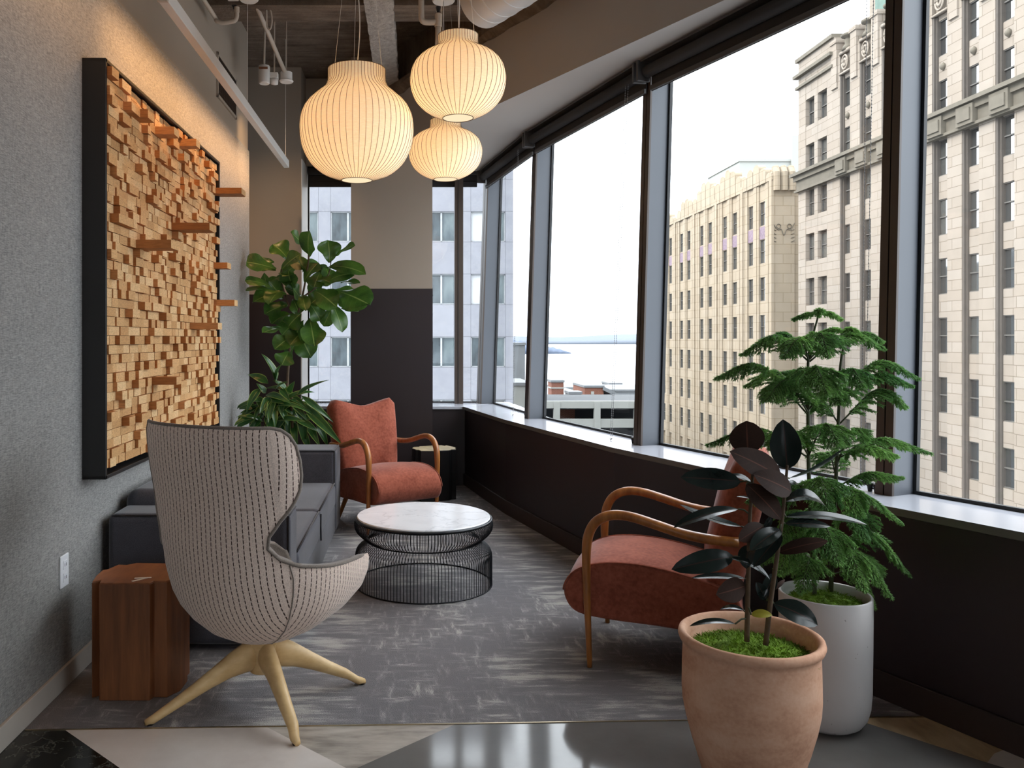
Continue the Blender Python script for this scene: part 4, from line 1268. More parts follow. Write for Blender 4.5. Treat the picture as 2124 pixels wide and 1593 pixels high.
FL = [(735, 405, 735, 240, 100), (700, 340, 616, 248, 66), (860, 440, 850, 298, 112), (900, 400, 1020, 328, 60), (600, 420, 505, 325, 120), (525, 480, 303, 432, 90), (560, 480, 680, 385, 82), (500, 600, 318, 553, 62),
      (530, 640, 318, 612, 62), (590, 640, 376, 690, 110), (840, 470, 1090, 512, 90), (820, 590, 1012, 510, 120), (930, 565, 1052, 570, 40), (915, 620, 1112, 705, 150), (700, 560, 790, 440, 92), (640, 600, 600, 480, 95),
      (770, 620, 905, 720, 115), (870, 690, 940, 878, 84), (690, 640, 712, 745, 62), (630, 670, 668, 765, 74), (735, 790, 765, 965, 118), (660, 860, 745, 1037, 110), (565, 850, 436, 882, 56), (600, 700, 450, 765, 96),
      (620, 760, 495, 825, 100), (780, 700, 892, 722, 74), (630, 900, 515, 985, 90), (605, 1000, 560, 1085, 96), (690, 500, 645, 415, 62), (780, 560, 862, 565, 64), (560, 560, 642, 540, 86), (680, 760, 598, 845, 104),
      (740, 700, 802, 805, 84), (700, 860, 610, 960, 100), (690, 690, 620, 590, 90), (800, 500, 760, 600, 90), (640, 820, 560, 900, 90), (650, 950, 600, 1040, 80), (700, 800, 640, 940, 90), (820, 640, 740, 700, 80), (560, 620, 480, 700, 84), (640, 560, 560, 520, 84)]
mb = MB()
for k, (bx_, by_, tx_, ty_, w) in enumerate(FL):
    d0 = random.uniform(-.06, .06); d1 = d0 + random.uniform(-.22, .06)
    nr = Vector((random.uniform(-.3, .3), -random.uniform(.5, 1.0), random.uniform(.3, .9)))
    leaf(mb, C6(bx_, by_, d0), C6(tx_, ty_, d1), w * 1.55 / 3.034 * FD / S, nr, 'fig', random.uniform(.03, .12), random.uniform(.05, .25), .06, 11, 6)
for k in range(34):
    x, y = random.uniform(400, 960), random.uniform(360, 900)
    if abs((x - 690) / 330) ** 2 + abs((y - 620) / 330) ** 2 > .8: continue
    an = random.uniform(0, 2 * PI); l = random.uniform(110, 170)
    leaf(mb, C6(x, y, .10), C6(x + l * math.cos(an), y + l * .8 * math.sin(an), random.uniform(-.05, .2)), random.uniform(95, 130) / 3.034 * FD / S, Vector((random.uniform(-.5, .5), -1, random.uniform(.2, .8))), 'fig', .08, .15, .05, 10, 6)
clampwall(mb)
mb.build('foliage', M['fig_leaf'], t, o, smooth=True)

# ------------------------------------------------ dracaena behind the sofa arm
DD = 6.16


def C7(x, y, d=0): return P(400 + x / 3.034, 400 + y / 3.034, DD + d)


base = C7(560, 1500); base.z = 0
t = thing('potted_dracaena', 'bushy dracaena with pale edged strap leaves behind the sofa', 'potted plant', base)
o = t.location.copy()
mb = MB(); mb.lathe([(0, 0), (.13, 0), (.14, .01), (.165, .30), (.167, .32), (.155, .32), (.15, .29), (0, .29)], n=48); mb.build('planter', M['black_stump'], t, smooth=True, angle=40)
mb = MB(); mb.lathe([(.15, .285), (.1, .295), (0, .30)], n=32); mb.build('soil', M['soil'], t)
canes = [(455, 1420), (540, 1340), (620, 1380)]
mb = MB()
for k, (x, y) in enumerate(canes):
    mb.tube(spline([base + Vector((-.05 + .05 * k, .02, .29)), C7(x + 10, 1600), C7(x, y), C7(x, y - 110)], 20), .011, 8)
mb.build('canes', M['bark'], t, o, smooth=True)
random.seed(9)
DL = [(525, 1190, 430, 1012, 64), (535, 1200, 565, 1075, 62), (475, 1200, 345, 1145, 60), (600, 1265, 642, 1185, 44), (650, 1280, 857, 1178, 30), (580, 1300, 770, 1255, 40), (680, 1275, 890, 1450, 42), (640, 1320, 805, 1430, 54), (700, 1340, 942, 1587, 66),
      (680, 1390, 705, 1595, 64), (600, 1400, 622, 1590, 58), (425, 1230, 335, 1385, 52), (415, 1280, 432, 1370, 48), (410, 1300, 213, 1398, 32), (400, 1390, 185, 1482, 48), (390, 1420, 255, 1500, 46), (560, 1280, 562, 1400, 50), (500, 1300, 475, 1450, 52),
      (640, 1420, 795, 1510, 52), (730, 1400, 905, 1490, 44), (560, 1430, 562, 1585, 58), (500, 1430, 435, 1560, 52), (470, 1330, 380, 1450, 50), (590, 1250, 500, 1180, 46), (610, 1290, 720, 1360, 50), (520, 1240, 600, 1190, 40), (440, 1400, 330, 1540, 50),
      (640, 1440, 660, 1600, 54), (720, 1450, 800, 1600, 54), (780, 1450, 850, 1600, 46), (550, 1230, 610, 1310, 44), (460, 1260, 400, 1200, 42), (560, 1340, 690, 1440, 54), (540, 1340, 600, 1470, 52), (430, 1450, 400, 1590, 50), (690, 1500, 740, 1620, 50), (620, 1340, 760, 1330, 40),
      (500, 1360, 420, 1430, 50), (580, 1390, 520, 1500, 50), (660, 1340, 740, 1290, 36)]
for k in range(34):
    x, y = random.uniform(400, 660), random.uniform(1270, 1450); an = random.uniform(-.4, PI + .4); l = random.uniform(120, 230)
    DL.append((x, y, x + l * math.cos(an), y + l * .75 * math.sin(an) + 20, random.uniform(40, 60)))
mb = MB()
for bx_, by_, tx_, ty_, w in DL:
    d0 = random.uniform(-.04, .05); d1 = d0 + random.uniform(-.16, .05)
    leaf(mb, C7(bx_, by_, d0), C7(tx_, ty_, d1), w / 3.034 * DD / S, Vector((random.uniform(-.3, .3), -random.uniform(.4, 1), random.uniform(.4, 1))), 'strap', random.uniform(.06, .16), random.uniform(.2, .4), .03, 11, 6)
clampwall(mb)
mb.build('foliage', M['drac_leaf'], t, o, smooth=True)
# ================================================================ pendant lamps
def lamp_profile(kind, R, H):
    """outline r(z) from the bottom disc to the neck rim"""
    if kind == 'big':
        pts = [(.27, 0), (.40, .022), (.62, .07), (.82, .16), (.945, .28), (.995, .40), (1.0, .50), (.965, .60), (.87, .69), (.72, .765), (.585, .825), (.525, .875), (.508, .92), (.506, 1.0)]
    else:
        pts = [(.32, 0), (.46, .03), (.68, .10), (.86, .20), (.965, .32), (1.0, .44), (.99, .54), (.92, .655), (.78, .745), (.61, .805), (.49, .845), (.436, .885), (.42, .93), (.42, 1.0)]
    return [(r * R, z * H) for r, z in pts]


LAMPS = [('big', (740, 4.20), 117.5, 145, 374, 'large cocoon pendant lamp with ribbed cream shade, hanging nearest the block art', 56, (745, 3.6)),
         ('small', (950, 4.10), 99, 74, 245, 'cocoon pendant lamp hung highest of the three near the windows', 44, (940, 3.6)),
         ('small', (924, 5.33), 76, 250, 372, 'smaller cocoon pendant lamp hung low behind the highest one', 44, (920, 3.6))]
for kind, (px, D), Rpx, ytop, ybot, lab, NR, cn in LAMPS:
    R = Rpx * D / S
    zb = EYE - (ybot - CY) * D / S; zt = EYE - (ytop - CY) * D / S
    H = zt - zb
    c = P(px, ybot, D)
    t = thing('pendant_lamp', lab, 'pendant lamp', (c.x, c.y, zb), 0, 'cocoon pendant lamps')
    pr = [(q.x, q.z) for q in spline([Vector((r, 0, z)) for r, z in lamp_profile(kind, R, H)], 46)]
    mb = MB(); mb.lathe(pr, n=96); mb.build('lamp_shade', M['shade'], t, smooth=True)
    mb = MB()
    for k in range(NR):
        a = 2 * PI * k / NR
        mb.tube([((r + .0006) * math.cos(a), (r + .0006) * math.sin(a), z) for r, z in pr], .0011, 4, cap=False)
    mb.ring((0, 0, 0), pr[0][0], .0022, 48); mb.ring((0, 0, H), pr[-1][0], .0016, 48)
    mb.build('rib_wires', M['rib'], t, smooth=True)
    mb = MB(); mb.lathe([(pr[0][0], .001), (0, .001)], n=48); mb.build('bottom_diffuser', M['diffuser'], t)
    # cord and three suspension cables up to the canopy
    top = Vector((cn[0] - px, 0, 0)) * (D / S); ztop = 3.595 - zb
    cz = ztop - .05
    mb = MB(); mb.lathe([(0, cz), (.068, cz), (.074, cz + .008), (.074, ztop), (0, ztop)], top, 32); mb.build('canopy', M['white_metal'], t, smooth=True, angle=40)
    for k in range(3):
        a = .5 + 2 * PI * k / 3; r = pr[-1][0]
        mb = MB(); mb.tube([(r * math.cos(a), r * math.sin(a), H - .002), (top.x + .05 * math.cos(a), .05 * math.sin(a), cz)], .0009, 5); mb.build('suspension_cable', M['white_metal'], t, smooth=True)
    mb = MB(); mb.tube(spline([(0, 0, H * .62), (.003, 0, H), (top.x * .3 + .012, 0, H + (cz - H) * .3), (top.x * .6 - .008, 0, H + (cz - H) * .65), (top.x, 0, cz)], 20), .0032, 6); mb.build('cord', M['white_metal'], t, smooth=True)
    mb = MB(); mb.lathe([(0, H * .60), (.03, H * .60), (.05, H * .54), (.05, H * .50), (0, H * .50)], n=16); mb.build('lamp_holder', M['white_metal'], t, smooth=True, angle=40)
    L = bpy.data.lights.new('bulb_light', 'POINT'); L.energy = LAMP_W * (R / .25) ** 2; L.color = (1, .75, .49); L.shadow_soft_size = .045
    lo = bpy.data.objects.new('bulb_light', L); COL.objects.link(lo); lo.location = (c.x, c.y, zb + H * .34)

# ================================================================ linear wall washer
LX, LZ = -1.075, 2.80
y0, y1 = 3.52, 6.93
t = thing('linear_pendant_light', 'long thin white linear light hung by cables along the fabric wall', 'linear light', (LX, (y0 + y1) / 2, LZ))
o = t.location.copy()
mb = MB(); mb.bx(LX - .022, LX + .022, y0, y1, LZ, LZ + .062); mb.build('housing', M['white_metal'], t, o, bevel=.003)
mb = MB(); mb.bx(LX - .0235, LX - .0215, y0 + .02, y1 - .02, LZ + .006, LZ + .034); mb.build('lens', M['lens'], t, o)
for y in (y0 - .02,):
    mb = MB(); mb.bx(LX - .024, LX + .024, y, y + .022, LZ - .004, LZ + .066); mb.build('end_cap', M['cream_pipe'], t, o, bevel=.004)
for y in (5.30, 6.88):
    mb = MB(); mb.tube([(LX, y, LZ + .06), (LX, y, 3.59 if y < 5.8 else 3.87)], .0016, 6); mb.build('suspension_cable', M['white_metal'], t, o)
A = bpy.data.lights.new('linear_light', 'AREA'); A.shape = 'RECTANGLE'; A.size = y1 - y0 - .1; A.size_y = .02; A.energy = LINE_W; A.color = (1, .50, .17); A.spread = math.radians(150)
ao = bpy.data.objects.new('linear_light', A); COL.objects.link(ao); ao.location = (LX - .027, (y0 + y1) / 2, LZ + .0)
ao.rotation_euler = Vector((-.68, 0, -.73)).to_track_quat('-Z', 'Y').to_euler()
# the neighbouring run of the same fitting, nearer the room entrance
yb0, yb1 = .9, 3.42
mb = MB(); mb.bx(LX - .022, LX + .022, yb0, yb1, LZ, LZ + .062); mb.build('housing', M['white_metal'], t, o, bevel=.003)
mb = MB(); mb.bx(LX - .0235, LX - .0215, yb0 + .02, yb1 - .02, LZ + .006, LZ + .034); mb.build('lens', M['lens'], t, o)
A2 = bpy.data.lights.new('linear_light', 'AREA'); A2.shape = 'RECTANGLE'; A2.size = yb1 - yb0 - .1; A2.size_y = .02; A2.energy = SPOT_W; A2.color = (1, .50, .17); A2.spread = math.radians(150)
ao2 = bpy.data.objects.new('linear_light', A2); COL.objects.link(ao2); ao2.location = (LX - .027, (yb0 + yb1) / 2, LZ); ao2.rotation_euler = ao.rotation_euler

# ================================================================ ceiling services
def pipe(name, label, cat, paths, r, mat, group=None):
    o_ = Vector(paths[0][0])
    t = thing(name, label, cat, o_, 0, group)
    mb = MB()
    for p in paths: mb.tube(p, r, 12)
    mb.build('pipe', mat, t, o_, smooth=True)
    return t, o_


# sprinkler pipe at the upper left
pp = [P(415, -12, 5.0), P(445, 34, 5.35), P(450, 44, 5.36), P(462, 47, 5.36), P(480, 45, 5.36), P(488, 42, 5.36), P(491, 34, 5.36), P(491, 24, 5.36)]
t, o_ = pipe('hanging_sprinkler_pipe', 'painted sprinkler pipe with an elbow above the linear light', 'pipe', [spline(pp, 40)], .014, M['cream_pipe'], 'sprinkler pipes')
mb = MB(); a = P(491, 26, 5.36); mb.tube([a, a + Vector((0, 0, .035))], .017, 10); mb.build('coupling', M['cream_pipe'], t, o_, smooth=True, angle=40)
mb = MB(); a = P(486, 20, 5.36); mb.tube([a, a + Vector((0, 0, .02))], [.006, .012], 8); mb.tube([a + Vector((0, 0, .022)), a + Vector((0, 0, .026))], .018, 12); mb.build('sprinkler_head', M['bronze'] if 'bronze' in M else M['black'], t, o_)
a0, a1 = P(420, -12, 5.0), P(420, -12, 5.0); a1.z = 3.6
mb = MB(); mb.tube([pp[0], Vector((pp[0].x, pp[0].y, 3.6))], .014, 10); mb.build('riser', M['cream_pipe'], t, o_, smooth=True)
# sprinkler drop beside the high pendant
pp = [[P(874, -20, 5.2), P(874, 30, 5.2), P(876, 42, 5.2), P(884, 46, 5.2), P(904, 46, 5.2)], [P(909, 28, 5.2), P(909, 110, 5.2)]]
t, o_ = pipe('hanging_sprinkler_pipe', 'painted sprinkler pipe dropping behind the highest pendant lamp', 'pipe', [spline(pp[0], 24), pp[1]], .019, M['cream_pipe'], 'sprinkler pipes')
mb = MB(); mb.tube([P(909, 30, 5.2), P(909, 55, 5.2)], .024, 12); mb.build('coupling', M['cream_pipe'], t, o_, smooth=True, angle=40)
mb = MB(); mb.tube([P(909, 27, 5.2), P(909, 14, 5.2)], [.008, .016], 8); mb.build('sprinkler_head', M['black'], t, o_)
mb = MB(); q = P(874, -20, 5.2); mb.tube([q, Vector((q.x, q.y, 3.6))], .019, 12); mb.build('riser', M['cream_pipe'], t, o_, smooth=True)
# surface box and round junction cover
q = P(482, 2, 5.3)
t = thing('junction_box', 'small white box on the ceiling above the linear light', 'box', (q.x, q.y, 3.55)); mb = MB(); mb.bx(-.035, .035, -.035, .035, 0, .05); mb.build('box_body', M['white_metal'], t, bevel=.004)
q = P(516, -6, 5.28)
t = thing('ceiling_rose', 'round white ceiling rose carrying the cable of the linear light', 'ceiling rose', (q.x, q.y, q.z - .03)); mb = MB(); mb.lathe([(0, 0), (.052, .004), (.062, .014), (.062, 3.6 - q.z + .03), (0, 3.6 - q.z + .03)], n=32); mb.build('cover', M['white_metal'], t, smooth=True, angle=40)
# slanting conduit with a round puck, a canister and a small square sensor
a, b = P(530, 8, 5.45), P(592, 152, 6.3)
t = thing('ceiling_conduit', 'slanting white conduit running back to a round ceiling fitting', 'conduit', a); mb = MB(); mb.tube([a, b], .016, 10); mb.build('conduit_tube', M['cream_pipe'], t, a, smooth=True)
mb = MB(); mb.tube([a, Vector((a.x, a.y, 3.6))], .016, 8); mb.build('drop_rod', M['cream_pipe'], t, a, smooth=True)
c = P(594, 171, 6.3)
t = thing('round_ceiling_light', 'round white drum light at the end of the slanting conduit', 'light fixture', c)
mb = MB(); mb.lathe([(0, 0), (.046, 0), (.05, .004), (.054, .01), (.046, .012), (.045, .076), (0, .078)], n=32); mb.build('drum', M['white_metal'], t, smooth=True, angle=40)
mb = MB(); mb.tube([(0, 0, .07), (0, 0, 3.88 - c.z)], .004, 6); mb.build('rod', M['cream_pipe'], t)
c = P(548, 174, 6.2)
t = thing('canister_spotlight', 'white canister spotlight hanging from a thin rod', 'light fixture', c)
mb = MB(); mb.lathe([(0, 0), (.036, .0), (.042, .006), (.043, .13), (.04, .136), (0, .137)], n=32); mb.build('canister', M['white_metal'], t, smooth=True, angle=40)
Lc = bpy.data.lights.new('canister_beam', 'SPOT'); Lc.energy = CAN_W; Lc.color = (1, .66, .36); Lc.spot_size = math.radians(78); Lc.spot_blend = 1; Lc.shadow_soft_size = .035
lc = bpy.data.objects.new('canister_beam', Lc); COL.objects.link(lc); lc.location = c - Vector((0, 0, .01)); lc.rotation_euler = (Vector((-1.3, 7.6, 2.0)) - c).to_track_quat('-Z', 'Y').to_euler()
mb = MB(); mb.bx(-.034, .034, -.0435, -.040, .098, .116); mb.build('dark_band', M['stump'], t)
mb = MB(); mb.tube([(0, 0, .13), (.006, 0, 3.88 - c.z)], .008, 8); mb.build('rod', M['cream_pipe'], t, smooth=True)
c = P(569, 176, 6.25)
t = thing('ceiling_sensor', 'small boxy white sensor between the canister and the drum light', 'sensor', c)
mb = MB(); mb.bx(-.03, .03, -.03, .03, .045, .09); mb.build('sensor_box', M['white_metal'], t, bevel=.005)
mb = MB(); mb.lathe([(0, 0), (.028, .006), (.032, .045), (0, .046)], n=16); mb.build('sensor_eye', M['white_metal'], t, smooth=True)
mb = MB(); mb.tube([(0, 0, .08), (0, 0, 3.88 - c.z)], .006, 8); mb.build('rod', M['cream_pipe'], t)
# hanging cable loop
t = thing('cable_loop', 'pale cable loop hanging from the concrete ceiling', 'cable', P(555, 30, 5.5)); o_ = t.location.copy()
lp = [P(552, -10, 5.5), P(553, 30, 5.5), P(554, 55, 5.5), P(560, 61, 5.5), P(564, 45, 5.5), P(562, 25, 5.5), P(556, 14, 5.5), P(551, 6, 5.5), P(550, -12, 5.5)]
mb = MB(); mb.tube(spline(lp, 40), .0055, 8); mb.build('cable', M['cream_pipe'], t, o_, smooth=True)
# return air grille in the upper left wall
t = thing('wall_grille', 'rectangular slatted air grille high on the left wall', 'grille', (WX - .012, 6.0, 3.04)); o_ = t.location.copy()
gy0, gy1, gz0, gz1 = 5.69, 6.30, 3.04, 3.35
mb = MB(); x0, x1 = WX - .012, WX + .002
mb.bx(x0, x1, gy0, gy0 + .02, gz0, gz1); mb.bx(x0, x1, gy1 - .02, gy1, gz0, gz1); mb.bx(x0, x1, gy0, gy1, gz0, gz0 + .02); mb.bx(x0, x1, gy0, gy1, gz1 - .02, gz1)
mb.build('grille_frame', M['paint'], t, o_)
mb = MB(); mb.bx(x0, x0 + .003, gy0 + .01, gy1 - .01, gz0 + .01, gz1 - .01); mb.build('dark_backing', M['black'], t, o_)
mb = MB()
for k in range(30):
    y = gy0 + .03 + (gy1 - gy0 - .06) * k / 29; mb.bx(x0 + .002, x1 - .002, y - .003, y + .003, gz0 + .015, gz1 - .015)
for k in range(5):
    z = gz0 + .05 + (gz1 - gz0 - .1) * k / 4; mb.bx(x0 + .002, x1 - .004, gy0 + .02, gy1 - .02, z - .002, z + .002)
mb.build('slats', M['mull_front'], t, o_)
# round duct beside the soffit
c0 = Vector((.42, 5.03, 3.425)); dd = Vector((.47, -.883, 0))
t = thing('round_duct', 'round pale ventilation duct running beside the soffit', 'duct', c0)
rd = .165
def circ(c, r, n=40):
    s = dd.cross(Vector((0, 0, 1))).normalized()
    return [c + s * (r * math.cos(2 * PI * k / n)) + Vector((0, 0, r * math.sin(2 * PI * k / n))) for k in range(n)]
mb = MB(); mb.loft([circ(dd * u, r) for u, r in ((0, rd - .01), (.004, rd), (.35, rd), (.352, rd + .004), (.36, rd + .004), (.362, rd), (2.6, rd))]); mb.build('duct_tube', M['duct'], t, smooth=True, angle=40)
for u in (.10, .21, .5, .9):
    mb = MB(); mb.loft([circ(dd * (u + w), r) for w, r in ((-.006, rd - .001), (-.004, rd + .003), (.004, rd + .003), (.006, rd - .001))], True, False); mb.build('duct_seam', M['duct'], t, smooth=True)
# ================================================================ the city outside
GZ = -42.0


def win_mesh(w, h, mats, sash=True, dep=.14):
    """sash window facing local -y, base centre at origin"""
    mb = MB(); f = .055
    mb.bx(-w / 2, -w / 2 + f, 0, dep, 0, h); mb.bx(w / 2 - f, w / 2, 0, dep, 0, h); mb.bx(-w / 2, w / 2, 0, dep, 0, f); mb.bx(-w / 2, w / 2, 0, dep, h - f, h)
    if sash: mb.bx(-w / 2, w / 2, 0, dep, h * .5 - .035, h * .5 + .035)
    return mb


def city_window(parent, loc, rotz, w, h, cache, key, glass, frame, off, sash=True):
    if key not in cache:
        fr = win_mesh(w, h, None, sash).build('window', frame, parent)
        g = MB(); g.bx(-w / 2 + .05, w / 2 - .05, .09, .12, .05, h - .05)
        gl = g.build('pane', glass, fr)
        cache[key] = (fr, gl); first = True
    else:
        fr, gl = cache[key]; fr = fr.copy(); COL.objects.link(fr); fr.parent = parent
        gl = gl.copy(); COL.objects.link(gl); gl.parent = fr
    fr.location = Vector(loc) - off; fr.rotation_euler = (0, 0, rotz)
    return fr, gl


cache = {}
# ---------------------------------------------- sandstone tower to the right
X1 = 31.4
t = thing('stone_building', 'pale sandstone high rise with deep window bays and carved cornice', 'building', (X1 + 8, 50, GZ)); o = t.location.copy()
mb = MB()
Y0, Y1 = 33.0, 66.9
ZT = 24.0
bay = [64.95, 63.0, 59.7, 57.0, 54.3, 51.6, 48.95, 46.25, 43.55, 40.85]
Ws, Hs = 1.42, 2.15
rowz = [20.5, 16.87] + [13.3 - 3.55 * k for k in range(7)]          # window heads
rec = .42
ends = [65.9 + 1.0] + []
# back plane
ZT = 22.4
mb.bx(X1 + rec, X1 + 18, Y0, Y1, GZ, ZT); mb.bx(X1, X1 + 18, 61.2, Y1, ZT, 24.0)
cuts = sorted(bay)
prev = Y0
for y in cuts:
    mb.bx(X1, X1 + rec + .1, prev, y - Ws / 2, GZ, ZT); prev = y + Ws / 2
mb.bx(X1, X1 + rec + .1, prev, Y1, GZ, ZT)
# spandrels between windows
for y in cuts:
    zs_ = [ZT] + rowz
    for k in range(len(rowz)):
        top = ZT if k == 0 else rowz[k - 1] - Hs
        mb.bx(X1 + (.26 if y < 61 else .02), X1 + rec + .1, y - Ws / 2, y + Ws / 2, rowz[k], top)
    mb.bx(X1 + .14, X1 + rec + .1, y - Ws / 2, y + Ws / 2, GZ, rowz[-1] - Hs)
wl = mb.build('wall', M['sandstone'], t, o)
# engaged piers of darker grey stone, far side of the deep bays
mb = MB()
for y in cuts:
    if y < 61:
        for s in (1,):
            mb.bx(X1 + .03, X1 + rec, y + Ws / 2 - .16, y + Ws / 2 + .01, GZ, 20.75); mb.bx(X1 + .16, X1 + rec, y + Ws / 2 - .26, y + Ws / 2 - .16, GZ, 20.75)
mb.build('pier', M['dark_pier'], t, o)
for y in cuts:
    for zt in rowz:
        if zt - Hs < -10: continue
        fr, gl = city_window(t, (X1 + .30, y, zt - Hs), -PI / 2, Ws, Hs, cache, 'stone', M['city_glass'], M['sash'], o)
# main cornice
mb = MB()
zc = 14.72
mb.bx(X1 - .55, X1 + .1, Y0, Y1 + .5, zc - .12, zc + .12); mb.bx(X1 - .30, X1 + .1, Y0, Y1 + .3, zc - .5, zc - .12); mb.bx(X1 - .12, X1 + .1, Y0, Y1 + .1, zc - 1.25, zc - .5); mb.bx(X1 - .28, X1 + .1, Y0, Y1 + .2, zc - 1.42, zc - 1.25)
for y in cuts:
    if y < 61:
        mb.bx(X1 - .42, X1 + .1, y - .80, y + .62, zc - 1.3, zc - .2)
        mb.bx(X1 - .50, X1 - .40, y - .62, y + .44, zc - 1.08, zc - .42)
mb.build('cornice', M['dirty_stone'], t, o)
mb = MB(); mb.bx(X1 - .35, X1 + .1, 61.2, Y1 + .3, 22.6, 22.85); mb.bx(X1 - .2, X1 + .1, 61.2, Y1 + .2, 21.7, 21.9); mb.bx(X1 - .2, X1 + 17, 61.2, Y1 + .2, 23.9, 24.2); mb.build('upper_band', M['dirty_stone'], t, o)
# set-back crown, piers, carved medallions and busts
mb = MB(); mb.bx(X1 + 2.2, X1 + 17, Y0, 60.4, ZT - 2, 26.6); mb.bx(X1 + 2.6, X1 + 17, 60.4, 62.8, ZT - 2, 25.4)
for y in cuts:
    if y < 61.2:
        mb.bx(X1 - .12, X1 + .5, y + .95, y + 1.75, 20, 23.5); mb.bx(X1 - .2, X1 + .55, y + .88, y + 1.82, 23.3, 23.6)
mb.build('crown', M['sandstone'], t, o)
for y in cuts:
    if y < 61.2:
        m2 = MB(); c = Vector((X1 - .0, y, 21.55))
        m2.bx(X1 - .06, X1 + .2, y - .72, y + .72, 22.25, 22.45); m2.bx(X1 - .06, X1 + .2, y - .72, y + .72, 20.78, 20.9)
        for R_, r_ in ((.42, .07), (.2, .09)):
            pts = [c + Vector((0, R_ * .9 * math.cos(a * PI / 10), R_ * 1.2 * math.sin(a * PI / 10))) for a in range(21)]
            m2.tube(pts, r_, 6)
        m2.build('carved_medallion', M['sandstone'], t, o, smooth=True)
        m2 = MB(); m2.lathe([(0, 0), (.5, .05), (.38, .35), (.25, .5), (.30, .75), (.22, .95), (.5, 1.0), (.55, 1.15), (.3, 1.3), (0, 1.35)], Vector((X1 + .3, y, 22.4)), 12); m2.build('carved_bust', M['dirty_stone'], t, o, smooth=True)
        m2 = MB(); m2.lathe([(0, -.26), (.16, -.12), (.2, 0), (.16, .12), (0, .26)], Vector((X1 + .22, y, rowz[0] - Hs - .7)), 10); m2.build('spandrel_boss', M['dirty_stone'], t, o, smooth=True)
mb = MB(); mb.bx(X1 + 1.6, X1 + 4, 56.6, 58.6, 24, 28.2); mb.build('copper_parapet', M['copper'], t, o)

# ---------------------------------------------- cream art deco building, lower
X2 = 33.4
t = thing('deco_building', 'cream stone building with scalloped crown seen below the sandstone high rise', 'building', (X2 + 10, 92, GZ)); o = t.location.copy()
YA, YB = 76.3, 112.0
pairs = [108.1, 101.0, 93.85, 86.75, 80.0]
W2, H2, g2 = 1.42, 2.28, 1.36
rw = [14.55 - 3.62 * k for k in range(8)]
cols = sorted([y + s * g2 for y in pairs for s in (-1, 1)])
ztop = 16.4
mb = MB(); rc = .3
mb.bx(X2 + rc, X2 + 16, YA + .3, YB, GZ, ztop)
prev = YA
for y in cols:
    mb.bx(X2, X2 + rc + .1, prev, y - W2 / 2, GZ, ztop); prev = y + W2 / 2
mb.bx(X2, X2 + rc + .1, prev, YB, GZ, ztop)
for y in cols:
    for k in range(len(rw)):
        top = ztop if k == 0 else rw[k - 1] - H2
        mb.bx(X2 + .12, X2 + rc + .1, y - W2 / 2, y + W2 / 2, rw[k], top)
    mb.bx(X2 + .12, X2 + rc + .1, y - W2 / 2, y + W2 / 2, GZ, rw[-1] - H2)
mb.bx(X2 - .02, X2 + 2.05, YA - .03, YA + .4, GZ, 17.0)
mb.bx(X2 + 2.05, X2 + 16, YA + 1.2, YA + 1.6, GZ, 16)
mb.build('wall', M['deco_stone'], t, o)
for y in cols:
    for zt in rw:
        if zt - H2 < -13: continue
        city_window(t, (X2 + .2, y, zt - H2), -PI / 2, W2, H2, cache, 'deco', M['city_glass'], M['sash'], o)
mb = MB()
for y in cols: mb.bx(X2 + .09, X2 + .14, y - W2 / 2, y + W2 / 2, rw[1] + .05, rw[0] - H2 - .1)
mb.build('coloured_spandrels', M['spandrel'], t, o)
# piers and scalloped crown
mb = MB()
for y in pairs:
    for dy in (-3.5, 0):
        mb.bx(X2 - (.14 if dy else .06), X2 + .1, y + dy - (.3 if dy else .26), y + dy + (.3 if dy else .26), GZ, ztop + .4)
    for dy in (-2.75, 2.75):
        mb.bx(X2 - .05, X2 + .1, y + dy - .10, y + dy + .10, GZ, ztop)
mb.build('pilaster', M['deco_stone'], t, o)
mb = MB(); random.seed(8)
y = YA + .5
while y < YB:
    w = 1.45; u = (y - YA) / (YB - YA)
    ph_ = (y - pairs[-1]) / 7.1
    h = 1.0 + 1.5 * math.sin(PI * min(1, max(0, (y - 78) / 26))) + .55 * math.cos(2 * PI * (y - 86.7) / 7.1)
    sh = [(y - w / 2 + .06, ztop - .2), (y - w / 2 + .06, ztop + h - .4)] + [(y - (w / 2 - .06) * math.cos(PI * k / 8), ztop + h - .4 + .42 * math.sin(PI * k / 8)) for k in range(1, 8)] + [(y + w / 2 - .06, ztop + h - .4), (y + w / 2 - .06, ztop - .2)]
    a = [mb.vert((X2 - .12, q[0], q[1])) for q in sh]; b = [mb.vert((X2 + .6, q[0], q[1])) for q in sh]
    mb.face(a); mb.face(list(reversed(b)))
    for k in range(len(sh)): mb.face((a[k], b[k], b[(k + 1) % len(sh)], a[(k + 1) % len(sh)]))
    y += w
for x in (X2 + .35, X2 + 1.05, X2 + 1.75):
    mb.tube([(x, YA - .1, 15.2), (x, YA - .1, 16.9), (x, YA + .2, 17.4)], .33, 10)
mb.build('scalloped_crown', M['deco_stone'], t, o)
